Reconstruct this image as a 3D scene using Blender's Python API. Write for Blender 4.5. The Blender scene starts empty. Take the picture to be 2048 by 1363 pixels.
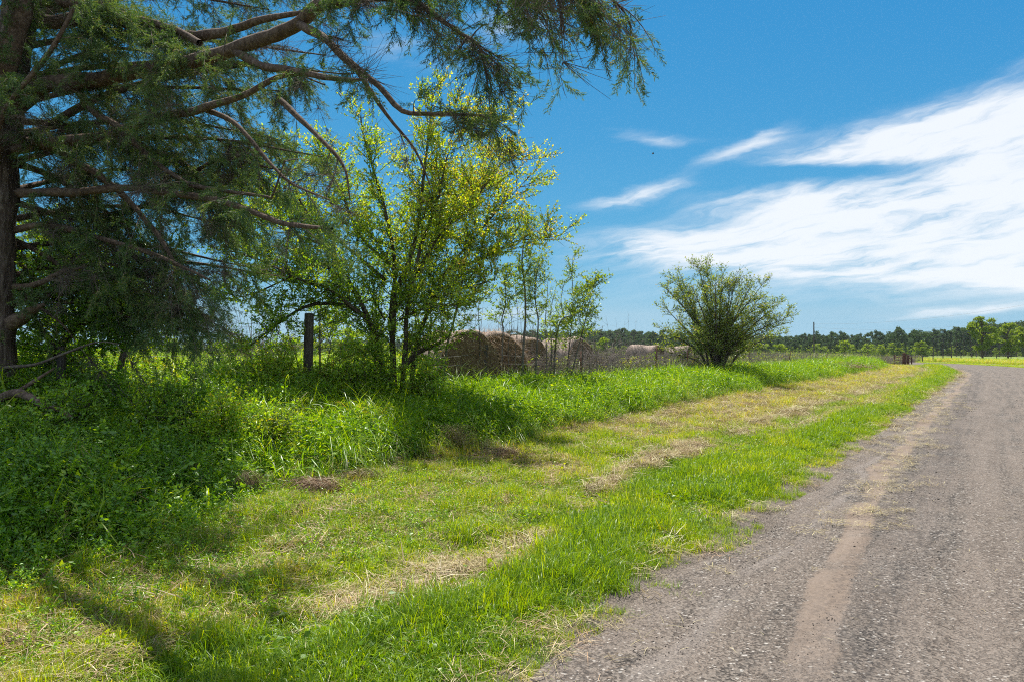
import bpy, math, random
import numpy as np

C = bpy.context.scene.collection
sc = bpy.context.scene
RAD = math.radians
rs = np.random.RandomState(7)
random.seed(7)

# ------------------------------------------------------------------ camera, sky, sun, exposure
F_PX, CX, CY = 1365.0, 1024.0, 681.5          # focal length in photo pixels, photo centre
HORIZON = 704.0
EYE = 1.6
PITCH = math.atan((HORIZON - CY) / F_PX)
cam = bpy.data.cameras.new('camera')
cam.sensor_width = 36.0
cam.lens = 36.0 * F_PX / 2048.0
cam.clip_start = 0.05
cam.clip_end = 6000.0
camo = bpy.data.objects.new('camera', cam)
C.objects.link(camo)
camo.location = (0, 0, EYE)
camo.rotation_euler = (math.pi / 2 + PITCH, 0, 0)
sc.camera = camo

SUN_EL, SUN_AZ = RAD(61), RAD(-3)             # azimuth from +Y towards +X
EXPOSURE = 1.0
SUN_STRENGTH = 4.6
SKY_STRENGTH = 0.1

sc.view_settings.view_transform = 'Standard'
sc.view_settings.look = 'None'
sc.view_settings.exposure = EXPOSURE
sc.view_settings.gamma = 1.0
sc.view_settings.use_curve_mapping = False
sc.render.engine = 'CYCLES'
cy = sc.cycles
cy.max_bounces = 7
cy.diffuse_bounces = 4
cy.glossy_bounces = 2
cy.transmission_bounces = 4
cy.transparent_max_bounces = 8
cy.volume_bounces = 0
cy.sample_clamp_indirect = 6.0
cy.use_denoising = False
cy.use_adaptive_sampling = True
cy.adaptive_threshold = 0.012
cy.pixel_filter_type = 'BLACKMAN_HARRIS'
cy.filter_width = 1.05
sc.render.use_persistent_data = False

sunl = bpy.data.lights.new('sun', 'SUN')
sunl.energy = SUN_STRENGTH
sunl.angle = RAD(0.53)
sunl.color = (1.0, 0.95, 0.86)
suno = bpy.data.objects.new('sun', sunl)
C.objects.link(suno)
suno.rotation_euler = (math.pi / 2 - SUN_EL, 0, math.pi - SUN_AZ)   # lamp shines along -Z local
suno.location = (0, 0, 30)
SUN_DIR = (math.sin(SUN_AZ) * math.cos(SUN_EL), math.cos(SUN_AZ) * math.cos(SUN_EL), math.sin(SUN_EL))
import mathutils
suno.rotation_euler = mathutils.Vector(SUN_DIR).to_track_quat('Z', 'Y').to_euler()


class NT:
    """small helper to write node trees as expressions"""
    def __init__(s, tree):
        s.t = tree

    def n(s, kind, **kw):
        nd = s.t.nodes.new(kind)
        for k, v in kw.items():
            setattr(nd, k, v)
        return nd

    def put(s, sock, v):
        if hasattr(v, 'is_output'):
            s.t.links.new(v, sock)
        elif v is not None:
            if isinstance(v, tuple) and len(v) == 3 and sock.type == 'RGBA':
                v = v + (1.0,)
            sock.default_value = v

    def m(s, op, a, b=None, c=None, clamp=False):
        nd = s.n('ShaderNodeMath', operation=op)
        nd.use_clamp = clamp
        for i, v in enumerate((a, b, c)):
            if v is not None:
                s.put(nd.inputs[i], v)
        return nd.outputs[0]

    def vm(s, op, a, b=None):
        nd = s.n('ShaderNodeVectorMath', operation=op)
        s.put(nd.inputs[0], a)
        if b is not None:
            s.put(nd.inputs[1], b)
        return nd.outputs[0]

    def xyz(s, x, y, z):
        nd = s.n('ShaderNodeCombineXYZ')
        for i, v in enumerate((x, y, z)):
            s.put(nd.inputs[i], v)
        return nd.outputs[0]

    def mix(s, f, a, b, mode='MIX'):
        nd = s.n('ShaderNodeMix', data_type='RGBA', blend_type=mode)
        s.put(nd.inputs[0], f)
        s.put(nd.inputs[6], a)
        s.put(nd.inputs[7], b)
        return nd.outputs[2]

    def noise(s, vec, scale, detail=4, rough=0.55, dist=0.0, out=0):
        nd = s.n('ShaderNodeTexNoise')
        s.put(nd.inputs['Vector'], vec)
        nd.inputs['Scale'].default_value = scale
        nd.inputs['Detail'].default_value = detail
        nd.inputs['Roughness'].default_value = rough
        nd.inputs['Distortion'].default_value = dist
        return nd.outputs[out]

    def ramp(s, f, stops, interp='LINEAR'):
        nd = s.n('ShaderNodeValToRGB')
        nd.color_ramp.interpolation = interp
        el = nd.color_ramp.elements
        while len(el) < len(stops):
            el.new(0.5)
        for e, (p, c) in zip(el, stops):
            e.position = p
            e.color = tuple(c) + (1.0,) if len(c) == 3 else c
        s.put(nd.inputs[0], f)
        return nd.outputs[0]

    def sstep(s, x, a, b):
        nd = s.n('ShaderNodeMapRange', interpolation_type='SMOOTHSTEP')
        s.put(nd.inputs[0], x)
        nd.inputs[1].default_value = a
        nd.inputs[2].default_value = b
        nd.inputs[3].default_value = 0.0
        nd.inputs[4].default_value = 1.0
        return nd.outputs[0]


def uv_of(px, py):
    x, z = (px - CX) / F_PX, (HORIZON - py) / F_PX
    return math.atan(x), math.asin(z / math.sqrt(1 + x * x + z * z))


def build_world():
    w = bpy.data.worlds.new('World')
    sc.world = w
    w.use_nodes = True
    t = w.node_tree
    t.nodes.clear()
    g = NT(t)
    sky = g.n('ShaderNodeTexSky', sky_type='NISHITA')
    sky.sun_disc = False
    sky.sun_elevation = SUN_EL
    sky.sun_rotation = SUN_AZ
    sky.air_density = 0.7
    sky.dust_density = 0.0
    sky.ozone_density = 3.0
    sky.altitude = 50
    co = g.n('ShaderNodeTexCoord').outputs['Generated']
    sp = g.n('ShaderNodeSeparateXYZ')
    g.put(sp.inputs[0], co)
    x, y, z = sp.outputs
    az = g.m('ARCTAN2', x, y)
    el = g.m('ARCSINE', z)
    # thin high cloud, long streaks fanning up to the right
    warp = g.noise(g.xyz(g.m('MULTIPLY', az, 2.2), g.m('MULTIPLY', el, 6.5), 3.1), 1.6, 5, 0.6)
    warp2 = g.noise(g.xyz(g.m('MULTIPLY', az, 2.2), g.m('MULTIPLY', el, 6.5), 9.7), 1.6, 5, 0.6)
    wu = g.m('MULTIPLY_ADD', g.m('SUBTRACT', warp, 0.5), 0.17, az)
    wv = g.m('MULTIPLY_ADD', g.m('SUBTRACT', warp2, 0.5), 0.06, el)
    # (px, py, half length px, half thickness px, tilt deg up to the right, weight)
    blobs = [(2040, 410, 470, 95, 6, 1.25), (2260, 365, 400, 95, 8, 1.3), (1790, 285, 250, 36, 4, 0.85),
             (1930, 262, 250, 40, 8, 0.85), (1760, 455, 370, 46, 3, 1.0), (1620, 495, 340, 34, -4, 0.85),
             (1560, 395, 130, 20, 2, 0.42), (1245, 388, 110, 16, 10, 0.85), (1300, 270, 95, 15, -6, 0.55),
             (1500, 288, 110, 16, 14, 0.62), (1420, 486, 140, 22, -6, 0.75), (2010, 612, 140, 10, 8, 0.55),
             (830, 110, 150, 34, -8, 0.5), (1040, 40, 110, 40, 0, 0.5), (1010, 625, 120, 20, 0, 0.5), (2020, 150, 200, 22, 18, 0.28),
             (1660, 345, 200, 20, -3, -0.9), (1780, 320, 140, 16, 0, -0.6), (1900, 530, 200, 20, -3, 0.7)]
    tot = None
    for px, py, hl, ht, tilt, wgt in blobs:
        u0, v0 = uv_of(px, py)
        du = g.m('SUBTRACT', wu, u0)
        dv = g.m('SUBTRACT', wv, v0)
        ca, sa = math.cos(RAD(tilt)), math.sin(RAD(tilt))
        a = g.m('ADD', g.m('MULTIPLY', du, ca * F_PX / hl), g.m('MULTIPLY', dv, sa * F_PX / hl))
        b = g.m('SUBTRACT', g.m('MULTIPLY', dv, ca * F_PX / ht), g.m('MULTIPLY', du, sa * F_PX / ht))
        r2 = g.m('ADD', g.m('MULTIPLY', a, a), g.m('MULTIPLY', b, b))
        e = g.m('MULTIPLY', g.m('EXPONENT', g.m('MULTIPLY', r2, -0.9)), wgt)
        tot = e if tot is None else g.m('ADD', tot, e)
    # elsewhere, unseen broken cloud added to lift the shade (sheet overhead in perspective)
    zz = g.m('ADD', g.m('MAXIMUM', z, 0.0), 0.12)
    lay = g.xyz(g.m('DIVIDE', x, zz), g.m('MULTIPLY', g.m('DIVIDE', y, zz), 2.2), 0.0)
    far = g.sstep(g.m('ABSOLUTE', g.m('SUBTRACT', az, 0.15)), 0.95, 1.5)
    fill_cloud = g.m('MULTIPLY', g.m('MULTIPLY', g.sstep(g.noise(lay, 0.5, 4), 0.30, 0.58), 1.1), far)
    tot = g.m('ADD', tot, fill_cloud)
    # fibres
    rot = g.n('ShaderNodeVectorRotate', rotation_type='Z_AXIS')
    g.put(rot.inputs['Vector'], g.xyz(wu, wv, 0.0))
    rot.inputs['Angle'].default_value = RAD(-9)
    fib = g.noise(g.vm('MULTIPLY', rot.outputs[0], (4.0, 26.0, 1.0)), 2.2, 8, 0.62, 0.2)
    soft = g.noise(g.vm('MULTIPLY', rot.outputs[0], (3.0, 8.0, 1.0)), 1.7, 4, 0.5, 0.3)
    f = g.m('ADD', g.m('MULTIPLY', fib, 0.75), g.m('MULTIPLY', soft, 0.4))
    tot = g.m('MINIMUM', tot, 1.25)
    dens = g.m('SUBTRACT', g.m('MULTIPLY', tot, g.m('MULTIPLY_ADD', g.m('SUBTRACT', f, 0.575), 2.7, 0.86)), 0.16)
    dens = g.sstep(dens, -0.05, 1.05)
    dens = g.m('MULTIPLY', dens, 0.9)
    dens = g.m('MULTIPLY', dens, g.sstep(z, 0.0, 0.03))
    # the camera's own rendering of the blue: one response per channel over the whole sky
    k = 1.0 / (SKY_STRENGTH * 2 ** EXPOSURE)
    sr = g.n('ShaderNodeSeparateColor')
    g.put(sky.inputs[0], g.vm('NORMALIZE', g.xyz(x, y, g.m('MAXIMUM', z, 0.055))))
    g.put(sr.inputs[0], sky.outputs[0])
    cc = g.n('ShaderNodeCombineColor')
    for i, (gain, pw) in enumerate(((0.0350, 1.45), (0.190, 0.593), (0.455, 0.25))):
        g.put(cc.inputs[i], g.m('MULTIPLY', g.m('POWER', sr.outputs[i], pw), gain * k))
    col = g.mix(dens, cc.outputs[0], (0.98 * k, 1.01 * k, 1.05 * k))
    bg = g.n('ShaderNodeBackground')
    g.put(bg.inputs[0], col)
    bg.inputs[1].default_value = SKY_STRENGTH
    out = g.n('ShaderNodeOutputWorld')
    t.links.new(bg.outputs[0], out.inputs[0])


build_world()

# ------------------------------------------------------------------ helpers


def at(px, py, Y):
    """world point seen at photo pixel (px, py) at distance Y ahead of the camera"""
    x, z = (px - CX) / F_PX, (CY - py) / F_PX
    yy = math.cos(PITCH) - z * math.sin(PITCH)
    zz = math.sin(PITCH) + z * math.cos(PITCH)
    return np.array((x / yy * Y, Y, EYE + zz / yy * Y))


def mat_new(name):
    m = bpy.data.materials.new(name)
    m.use_nodes = True
    m.node_tree.nodes.clear()
    return m, NT(m.node_tree)


def finish(g, shader, disp=None):
    out = g.n('ShaderNodeOutputMaterial')
    g.put(out.inputs['Surface'], shader)


def principled(g, col, rough=0.9, spec=0.2, normal=None):
    p = g.n('ShaderNodeBsdfPrincipled')
    g.put(p.inputs['Base Color'], col)
    g.put(p.inputs['Roughness'], rough)
    p.inputs['Specular IOR Level'].default_value = spec
    if normal is not None:
        g.put(p.inputs['Normal'], normal)
    return p.outputs[0]


def bump(g, h, strength=0.5, dist=0.02):
    b = g.n('ShaderNodeBump')
    b.inputs['Strength'].default_value = strength
    b.inputs['Distance'].default_value = dist
    g.put(b.inputs['Height'], h)
    return b.outputs[0]


def leaf_mat(name, stops, trans=0.5, gloss=0.05, rough=0.4, tgain=(1.3, 1.15, 0.5), patch=0.0, bgain=1.0):
    """thin plant matter: diffuse + light through the blade + a little sheen; colour varies per leaf and per plant"""
    m, g = mat_new(name)
    var = g.n('ShaderNodeAttribute', attribute_name='var')
    tint = g.n('ShaderNodeAttribute', attribute_name='tint', attribute_type='INSTANCER')
    oi = g.n('ShaderNodeObjectInfo')
    f = g.m('ADD', var.outputs['Fac'], tint.outputs['Fac'], clamp=True)
    f = g.m('ADD', f, g.m('MULTIPLY', g.m('SUBTRACT', oi.outputs['Random'], 0.5), 0.12), clamp=True)
    col = g.ramp(f, stops)
    d = g.n('ShaderNodeBsdfDiffuse')
    g.put(d.inputs[0], col)
    tr = g.n('ShaderNodeBsdfTranslucent')
    g.put(tr.inputs[0], g.mix(1.0, col, tgain, 'MULTIPLY'))
    mx = g.n('ShaderNodeMixShader')
    mx.inputs[0].default_value = trans
    g.put(mx.inputs[1], d.outputs[0])
    g.put(mx.inputs[2], tr.outputs[0])
    res = mx.outputs[0]
    if gloss > 0:
        gl = g.n('ShaderNodeBsdfGlossy')
        gl.inputs['Roughness'].default_value = rough
        gl.inputs['Color'].default_value = (0.9, 0.95, 0.9, 1)
        m2 = g.n('ShaderNodeMixShader')
        m2.inputs[0].default_value = gloss
        g.put(m2.inputs[1], res)
        g.put(m2.inputs[2], gl.outputs[0])
        res = m2.outputs[0]
    finish(g, res)
    return m


def mesh_np(name, V, F, mat=None, var=None, smooth=False, attrs=None):
    """mesh from numpy: V (n,3); F list of (k,3) or (k,4) int arrays"""
    me = bpy.data.meshes.new(name)
    V = np.asarray(V, dtype=np.float32)
    Fs = [np.asarray(f, dtype=np.int32) for f in (F if isinstance(F, (list, tuple)) else [F]) if len(f)]
    loops = np.concatenate([f.ravel() for f in Fs])
    sizes = np.concatenate([np.full(len(f), f.shape[1], dtype=np.int32) for f in Fs])
    starts = np.concatenate([[0], np.cumsum(sizes)[:-1]]).astype(np.int32)
    me.vertices.add(len(V))
    me.vertices.foreach_set('co', V.ravel())
    me.loops.add(len(loops))
    me.loops.foreach_set('vertex_index', loops)
    me.polygons.add(len(sizes))
    me.polygons.foreach_set('loop_start', starts)
    me.polygons.foreach_set('loop_total', sizes)
    me.update(calc_edges=True)
    if smooth:
        me.polygons.foreach_set('use_smooth', np.ones(len(sizes), dtype=bool))
    for k, a in dict(attrs or {}, **({'var': var} if var is not None else {})).items():
        at_ = me.attributes.new(k, 'FLOAT', 'POINT')
        at_.data.foreach_set('value', np.asarray(a, dtype=np.float32))
    if mat is not None:
        for mm in (mat if isinstance(mat, (list, tuple)) else [mat]):
            me.materials.append(mm)
    return me


def obj(name, me, parent=None, loc=None, kind=None, label=None, cat=None, group=None, rot=None):
    o = bpy.data.objects.new(name, me)
    C.objects.link(o)
    if parent is not None:
        o.parent = parent
    if loc is not None:
        o.location = loc
    if rot is not None:
        o.rotation_euler = rot
    tag(o, label, cat, group, kind)
    return o


def tag(o, label=None, cat=None, group=None, kind=None):
    for k, v in (('label', label), ('category', cat), ('group', group), ('kind', kind)):
        if v:
            o[k] = v
    return o


def thing(name, label, cat, loc=(0, 0, 0), group=None, rot=None):
    return obj(name, None, None, loc, None, label, cat, group, rot)


def copy_tree(o, parent=None):
    c = o.copy()
    C.objects.link(c)
    if parent is not None:
        c.parent = parent
    for ch in list(o.children):
        copy_tree(ch, c)
    return c


class Acc:
    """collects geometry"""
    def __init__(s):
        s.V, s.Q, s.T, s.A, s.n = [], [], [], [], 0

    def add(s, V, Q=None, T=None, var=0.5):
        V = np.asarray(V, dtype=float)
        if Q is not None and len(Q):
            s.Q.append(np.asarray(Q) + s.n)
        if T is not None and len(T):
            s.T.append(np.asarray(T) + s.n)
        s.V.append(V)
        s.A.append(np.full(len(V), var) if np.isscalar(var) else np.asarray(var))
        s.n += len(V)

    def mesh(s, name, mat, smooth=False, shift=None):
        V = np.concatenate(s.V)
        if shift is not None:
            V = V - np.asarray(shift)
        F = []
        if s.Q:
            F.append(np.concatenate(s.Q))
        if s.T:
            F.append(np.concatenate(s.T))
        return mesh_np(name, V, F, mat, np.concatenate(s.A), smooth)


def unit(v):
    v = np.asarray(v, float)
    return v / (np.linalg.norm(v, axis=-1, keepdims=True) + 1e-9)


def resample(pts, step):
    pts = np.asarray(pts, float)
    # Catmull-Rom through the points
    P = np.vstack([2 * pts[0] - pts[1], pts, 2 * pts[-1] - pts[-2]])
    out = []
    for i in range(1, len(P) - 2):
        L = np.linalg.norm(P[i + 1] - P[i])
        k = max(2, int(L / step))
        t = np.linspace(0, 1, k, endpoint=False)[:, None]
        p0, p1, p2, p3 = P[i - 1], P[i], P[i + 1], P[i + 2]
        out.append(0.5 * (2 * p1 + (p2 - p0) * t + (2 * p0 - 5 * p1 + 4 * p2 - p3) * t ** 2 + (3 * p1 - p0 - 3 * p2 + p3) * t ** 3))
    out.append(P[-2][None])
    return np.concatenate(out)


def tube(acc, pts, rad, sides=6, var=0.5, bumpy=0.0):
    pts = np.asarray(pts, float)
    n = len(pts)
    rad = np.full(n, rad) if np.isscalar(rad) else np.asarray(rad)
    T = unit(np.gradient(pts, axis=0))
    up = np.array((0.13, 0.31, 0.94)) if abs(T[0, 2]) < 0.9 else np.array((1.0, 0.1, 0))
    N = unit(np.cross(T, up))
    B = np.cross(T, N)
    a = np.linspace(0, 2 * math.pi, sides, endpoint=False)
    rr = rad[:, None] * (1 + (rs.uniform(-bumpy, bumpy, (n, sides)) if bumpy else 0))
    V = pts[:, None, :] + rr[..., None] * (np.cos(a)[None, :, None] * N[:, None, :] + np.sin(a)[None, :, None] * B[:, None, :])
    i = np.arange(n - 1)[:, None] * sides
    j = np.arange(sides)[None, :]
    j2 = (j + 1) % sides
    Q = np.stack([i + j, i + j2, i + sides + j2, i + sides + j], -1).reshape(-1, 4)
    acc.add(V.reshape(-1, 3), Q, None, var)
    if sides > 3:
        cap = np.array([[k for k in (0, 1, 2)]])
    return T


def leaves(acc, P, D, size, width=0.5, fold=0.25, var=None, droop=0.0):
    """rhombic leaves at P pointing along D"""
    n = len(P)
    D = unit(D + np.array((0, 0, -droop)))
    R = unit(np.cross(D, unit(rs.normal(size=(n, 3)))))
    Nn = np.cross(R, D)
    s = np.asarray(size)[:, None] if not np.isscalar(size) else np.full((n, 1), size)
    base = P
    tip = P + D * s - Nn * s * fold * 0.4
    mid = P + D * s * 0.48
    l = mid + R * s * width * 0.5 + Nn * s * fold * 0.3
    r = mid - R * s * width * 0.5 + Nn * s * fold * 0.3
    V = np.stack([base, l, tip, r], 1).reshape(-1, 3)
    k = np.arange(n)[:, None] * 4
    T = np.concatenate([k + np.array([[0, 1, 2]]), k + np.array([[0, 2, 3]])])
    v = rs.uniform(0, 1, n) if var is None else var
    acc.add(V, None, T, np.repeat(v, 4))


def blades(acc, n, h, hv, spread, lean, width, curl=0.6, segs=3, var=(0, 1), flat=False, z0=0.0):
    """grass blades in a tuft around the origin"""
    ang = rs.uniform(0, 2 * math.pi, n)
    r = spread * np.sqrt(rs.uniform(0, 1, n))
    a2 = rs.uniform(0, 2 * math.pi, n)
    base = np.stack([r * np.cos(a2), r * np.sin(a2), np.full(n, z0)], -1)
    d = np.stack([np.cos(ang), np.sin(ang), np.zeros(n)], -1)
    H = h * (1 + rs.uniform(-hv, hv, n))
    ln = np.abs(rs.normal(0, lean, n))
    cl = curl * rs.uniform(0.2, 1.4, n)
    side = np.stack([-np.sin(ang), np.cos(ang), np.zeros(n)], -1)
    W = width * rs.uniform(0.6, 1.3, n)
    t = np.linspace(0, 1, segs + 1)
    V = []
    for k in t:
        th = ln + cl * k * k if not flat else ln * 0.3 + 1.35
        bend = ln * k + cl * k ** 2.2
        if flat:
            ph = k * 1.0
            pos = base + d * (H * k)[:, None] + np.array((0, 0, 1)) * (H * 0.12 * np.sin(ph * math.pi) * rs.uniform(0.2, 1.0, n))[:, None] + side * (H * 0.25 * (k ** 2) * (cl - 0.4))[:, None]
        else:
            pos = base + d * (H * np.sin(bend) * k)[:, None] + np.array((0, 0, 1)) * (H * np.cos(np.minimum(bend, 2.2)) ** 1 * k)[:, None]
        w = W * (1 - k ** 1.6) * 0.5 + W * 0.03
        V.append(pos - side * w[:, None])
        V.append(pos + side * w[:, None])
    V = np.stack(V, 1).reshape(-1, 3)
    m = 2 * (segs + 1)
    k0 = np.arange(n)[:, None] * m
    Q = np.concatenate([k0 + np.array([[2 * i, 2 * i + 1, 2 * i + 3, 2 * i + 2]]) for i in range(segs)])
    acc.add(V, Q, None, np.repeat(rs.uniform(var[0], var[1], n), m))


_gn = {}


def scatter(name, P, R, S, I, sources, tint=None, parent=None, kind='stuff', **kw):
    """thousands of alike bits (grass, gravel, leaves) as one object"""
    coll = bpy.data.collections.new(name + '_kinds')
    for i, me in enumerate(sources):
        coll.objects.link(bpy.data.objects.new('%s_kind_%02d' % (name, i), me))
    P = np.asarray(P, np.float32)
    me = bpy.data.meshes.new(name)
    me.vertices.add(len(P))
    me.vertices.foreach_set('co', P.ravel())
    a = me.attributes.new('rot', 'FLOAT_VECTOR', 'POINT')
    a.data.foreach_set('vector', np.asarray(R, np.float32).ravel())
    S = np.asarray(S, np.float32)
    if S.ndim == 1:
        S = np.repeat(S[:, None], 3, 1)
    a = me.attributes.new('scl', 'FLOAT_VECTOR', 'POINT')
    a.data.foreach_set('vector', S.ravel())
    a = me.attributes.new('idx', 'INT', 'POINT')
    a.data.foreach_set('value', np.asarray(I, np.int32))
    a = me.attributes.new('tint', 'FLOAT', 'POINT')
    a.data.foreach_set('value', np.zeros(len(P), np.float32) if tint is None else np.asarray(tint, np.float32))
    o = obj(name, me, parent, kind=kind, **kw)
    t = bpy.data.node_groups.new(name + '_scatter', 'GeometryNodeTree')
    t.interface.new_socket('Geometry', in_out='INPUT', socket_type='NodeSocketGeometry')
    t.interface.new_socket('Geometry', in_out='OUTPUT', socket_type='NodeSocketGeometry')
    gi, go = t.nodes.new('NodeGroupInput'), t.nodes.new('NodeGroupOutput')
    iop = t.nodes.new('GeometryNodeInstanceOnPoints')
    ci = t.nodes.new('GeometryNodeCollectionInfo')
    ci.inputs['Collection'].default_value = coll
    ci.inputs['Separate Children'].default_value = True
    ci.inputs['Reset Children'].default_value = True
    t.links.new(gi.outputs[0], iop.inputs['Points'])
    t.links.new(ci.outputs[0], iop.inputs['Instance'])
    iop.inputs['Pick Instance'].default_value = True

    def na(nm, ty):
        nd = t.nodes.new('GeometryNodeInputNamedAttribute')
        nd.data_type = ty
        nd.inputs['Name'].default_value = nm
        return nd.outputs['Attribute']
    t.links.new(na('idx', 'INT'), iop.inputs['Instance Index'])
    t.links.new(na('rot', 'FLOAT_VECTOR'), iop.inputs['Rotation'])
    t.links.new(na('scl', 'FLOAT_VECTOR'), iop.inputs['Scale'])
    t.links.new(iop.outputs[0], go.inputs[0])
    md = o.modifiers.new('scatter', 'NODES')
    md.node_group = t
    return o


_tab = np.random.RandomState(3).uniform(0, 1, (256, 256))


def vnoise(x, y):
    xi, yi = np.floor(x).astype(int), np.floor(y).astype(int)
    fx, fy = x - xi, y - yi
    fx, fy = fx * fx * (3 - 2 * fx), fy * fy * (3 - 2 * fy)
    a, b = _tab[xi & 255, yi & 255], _tab[(xi + 1) & 255, yi & 255]
    c, d = _tab[xi & 255, (yi + 1) & 255], _tab[(xi + 1) & 255, (yi + 1) & 255]
    return (a * (1 - fx) + b * fx) * (1 - fy) + (c * (1 - fx) + d * fx) * fy


def fbm(x, y, o=4):
    s, a, n = 0, 1.0, 0
    for i in range(o):
        s = s + a * vnoise(x * 2 ** i + 17 * i, y * 2 ** i + 31 * i)
        n += a
        a *= 0.5
    return s / n


def sm(x, a, b):
    t = np.clip((x - a) / (b - a), 0, 1)
    return t * t * (3 - 2 * t)


# ------------------------------------------------------------------ the road's line and the lie of the land
TH = RAD(35)
road_pts, road_s = [], []
p = np.array((-0.819 * 1.8, 0.574 * 1.8)) - 40 * np.array((math.sin(TH), math.cos(TH)))
s_ = -40.0
hd = TH
while s_ < 1000:
    road_pts.append(p.copy())
    road_s.append(s_)
    step = 3.0 if s_ < 220 else 60.0
    if s_ < 54:
        hd = RAD(35)
    elif s_ < 110:
        hd = RAD(35 - 19 * (s_ - 54) / 56)
    elif s_ < 190:
        hd = RAD(16 - 24 * (s_ - 110) / 80)
    else:
        hd = RAD(-8)
    p = p + step * np.array((math.sin(hd), math.cos(hd)))
    s_ += step
road_pts = np.array(road_pts)
road_s = np.array(road_s)


def LS(x, y):
    """distance to the left of the road's left edge, distance along it"""
    x, y = np.asarray(x, float).ravel(), np.asarray(y, float).ravel()
    L = np.empty(len(x))
    S = np.empty(len(x))
    A, B = road_pts[:-1], road_pts[1:]
    D = B - A
    ln = np.linalg.norm(D, axis=1)
    U = D / ln[:, None]
    for i0 in range(0, len(x), 20000):
        q = np.stack([x[i0:i0 + 20000], y[i0:i0 + 20000]], -1)
        rel = q[:, None] - A[None]
        t = (rel * U[None]).sum(-1)
        tc = np.clip(t, 0, ln[None])
        dx = rel - tc[..., None] * U[None]
        d2 = (dx ** 2).sum(-1)
        k = d2.argmin(1)
        ii = np.arange(len(q))
        cr = -(U[k, 0] * rel[ii, k, 1] - U[k, 1] * rel[ii, k, 0]) * -1
        L[i0:i0 + 20000] = np.sqrt(d2[ii, k]) * np.sign(cr)
        S[i0:i0 + 20000] = road_s[k] + tc[ii, k]
    return L, S


def XY(L, S):
    L, S = np.asarray(L, float), np.asarray(S, float)
    x = np.interp(S, road_s, road_pts[:, 0])
    y = np.interp(S, road_s, road_pts[:, 1])
    e = 0.5
    dx = np.interp(S + e, road_s, road_pts[:, 0]) - np.interp(S - e, road_s, road_pts[:, 0])
    dy = np.interp(S + e, road_s, road_pts[:, 1]) - np.interp(S - e, road_s, road_pts[:, 1])
    n = np.hypot(dx, dy)
    return x - dy / n * L, y + dx / n * L


WROAD = 7.8


def Hls(x, y, L, S):
    z = np.interp(L, [-400, -14, -10.5, -WROAD - 0.4, -WROAD, -WROAD + 0.3, -0.25, 0.0, 0.5, 1.6, 3.2, 4.6, 6.2, 7.6, 9, 30, 400],
                  [0.3, 0.15, -0.12, -0.02, -0.03, -0.08, -0.08, -0.035, -0.02, -0.09, -0.05, 0.05, 0.28, 0.42, 0.45, 0.45, 0.5])
    z = z + 0.07 * (fbm(x * 0.9 + 5, y * 0.9) - 0.5) * sm(L, 0.3, 1.5) + 0.13 * (fbm(x * 3.1, y * 3.1 + 9, 3) - 0.5) * sm(L, 0.5, 1.4)
    z = z + 0.35 * (fbm(x * 0.03 + 5, y * 0.03) - 0.5) * sm(np.abs(L), 12, 60)
    return z


def H(x, y):
    x, y = np.atleast_1d(np.asarray(x, float)), np.atleast_1d(np.asarray(y, float))
    L, S = LS(x, y)
    return Hls(x, y, L, S)


def ground(x, y):
    return float(H(x, y)[0])


# ------------------------------------------------------------------ materials
def attr(g, name):
    return g.n('ShaderNodeAttribute', attribute_name=name).outputs['Fac']


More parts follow.
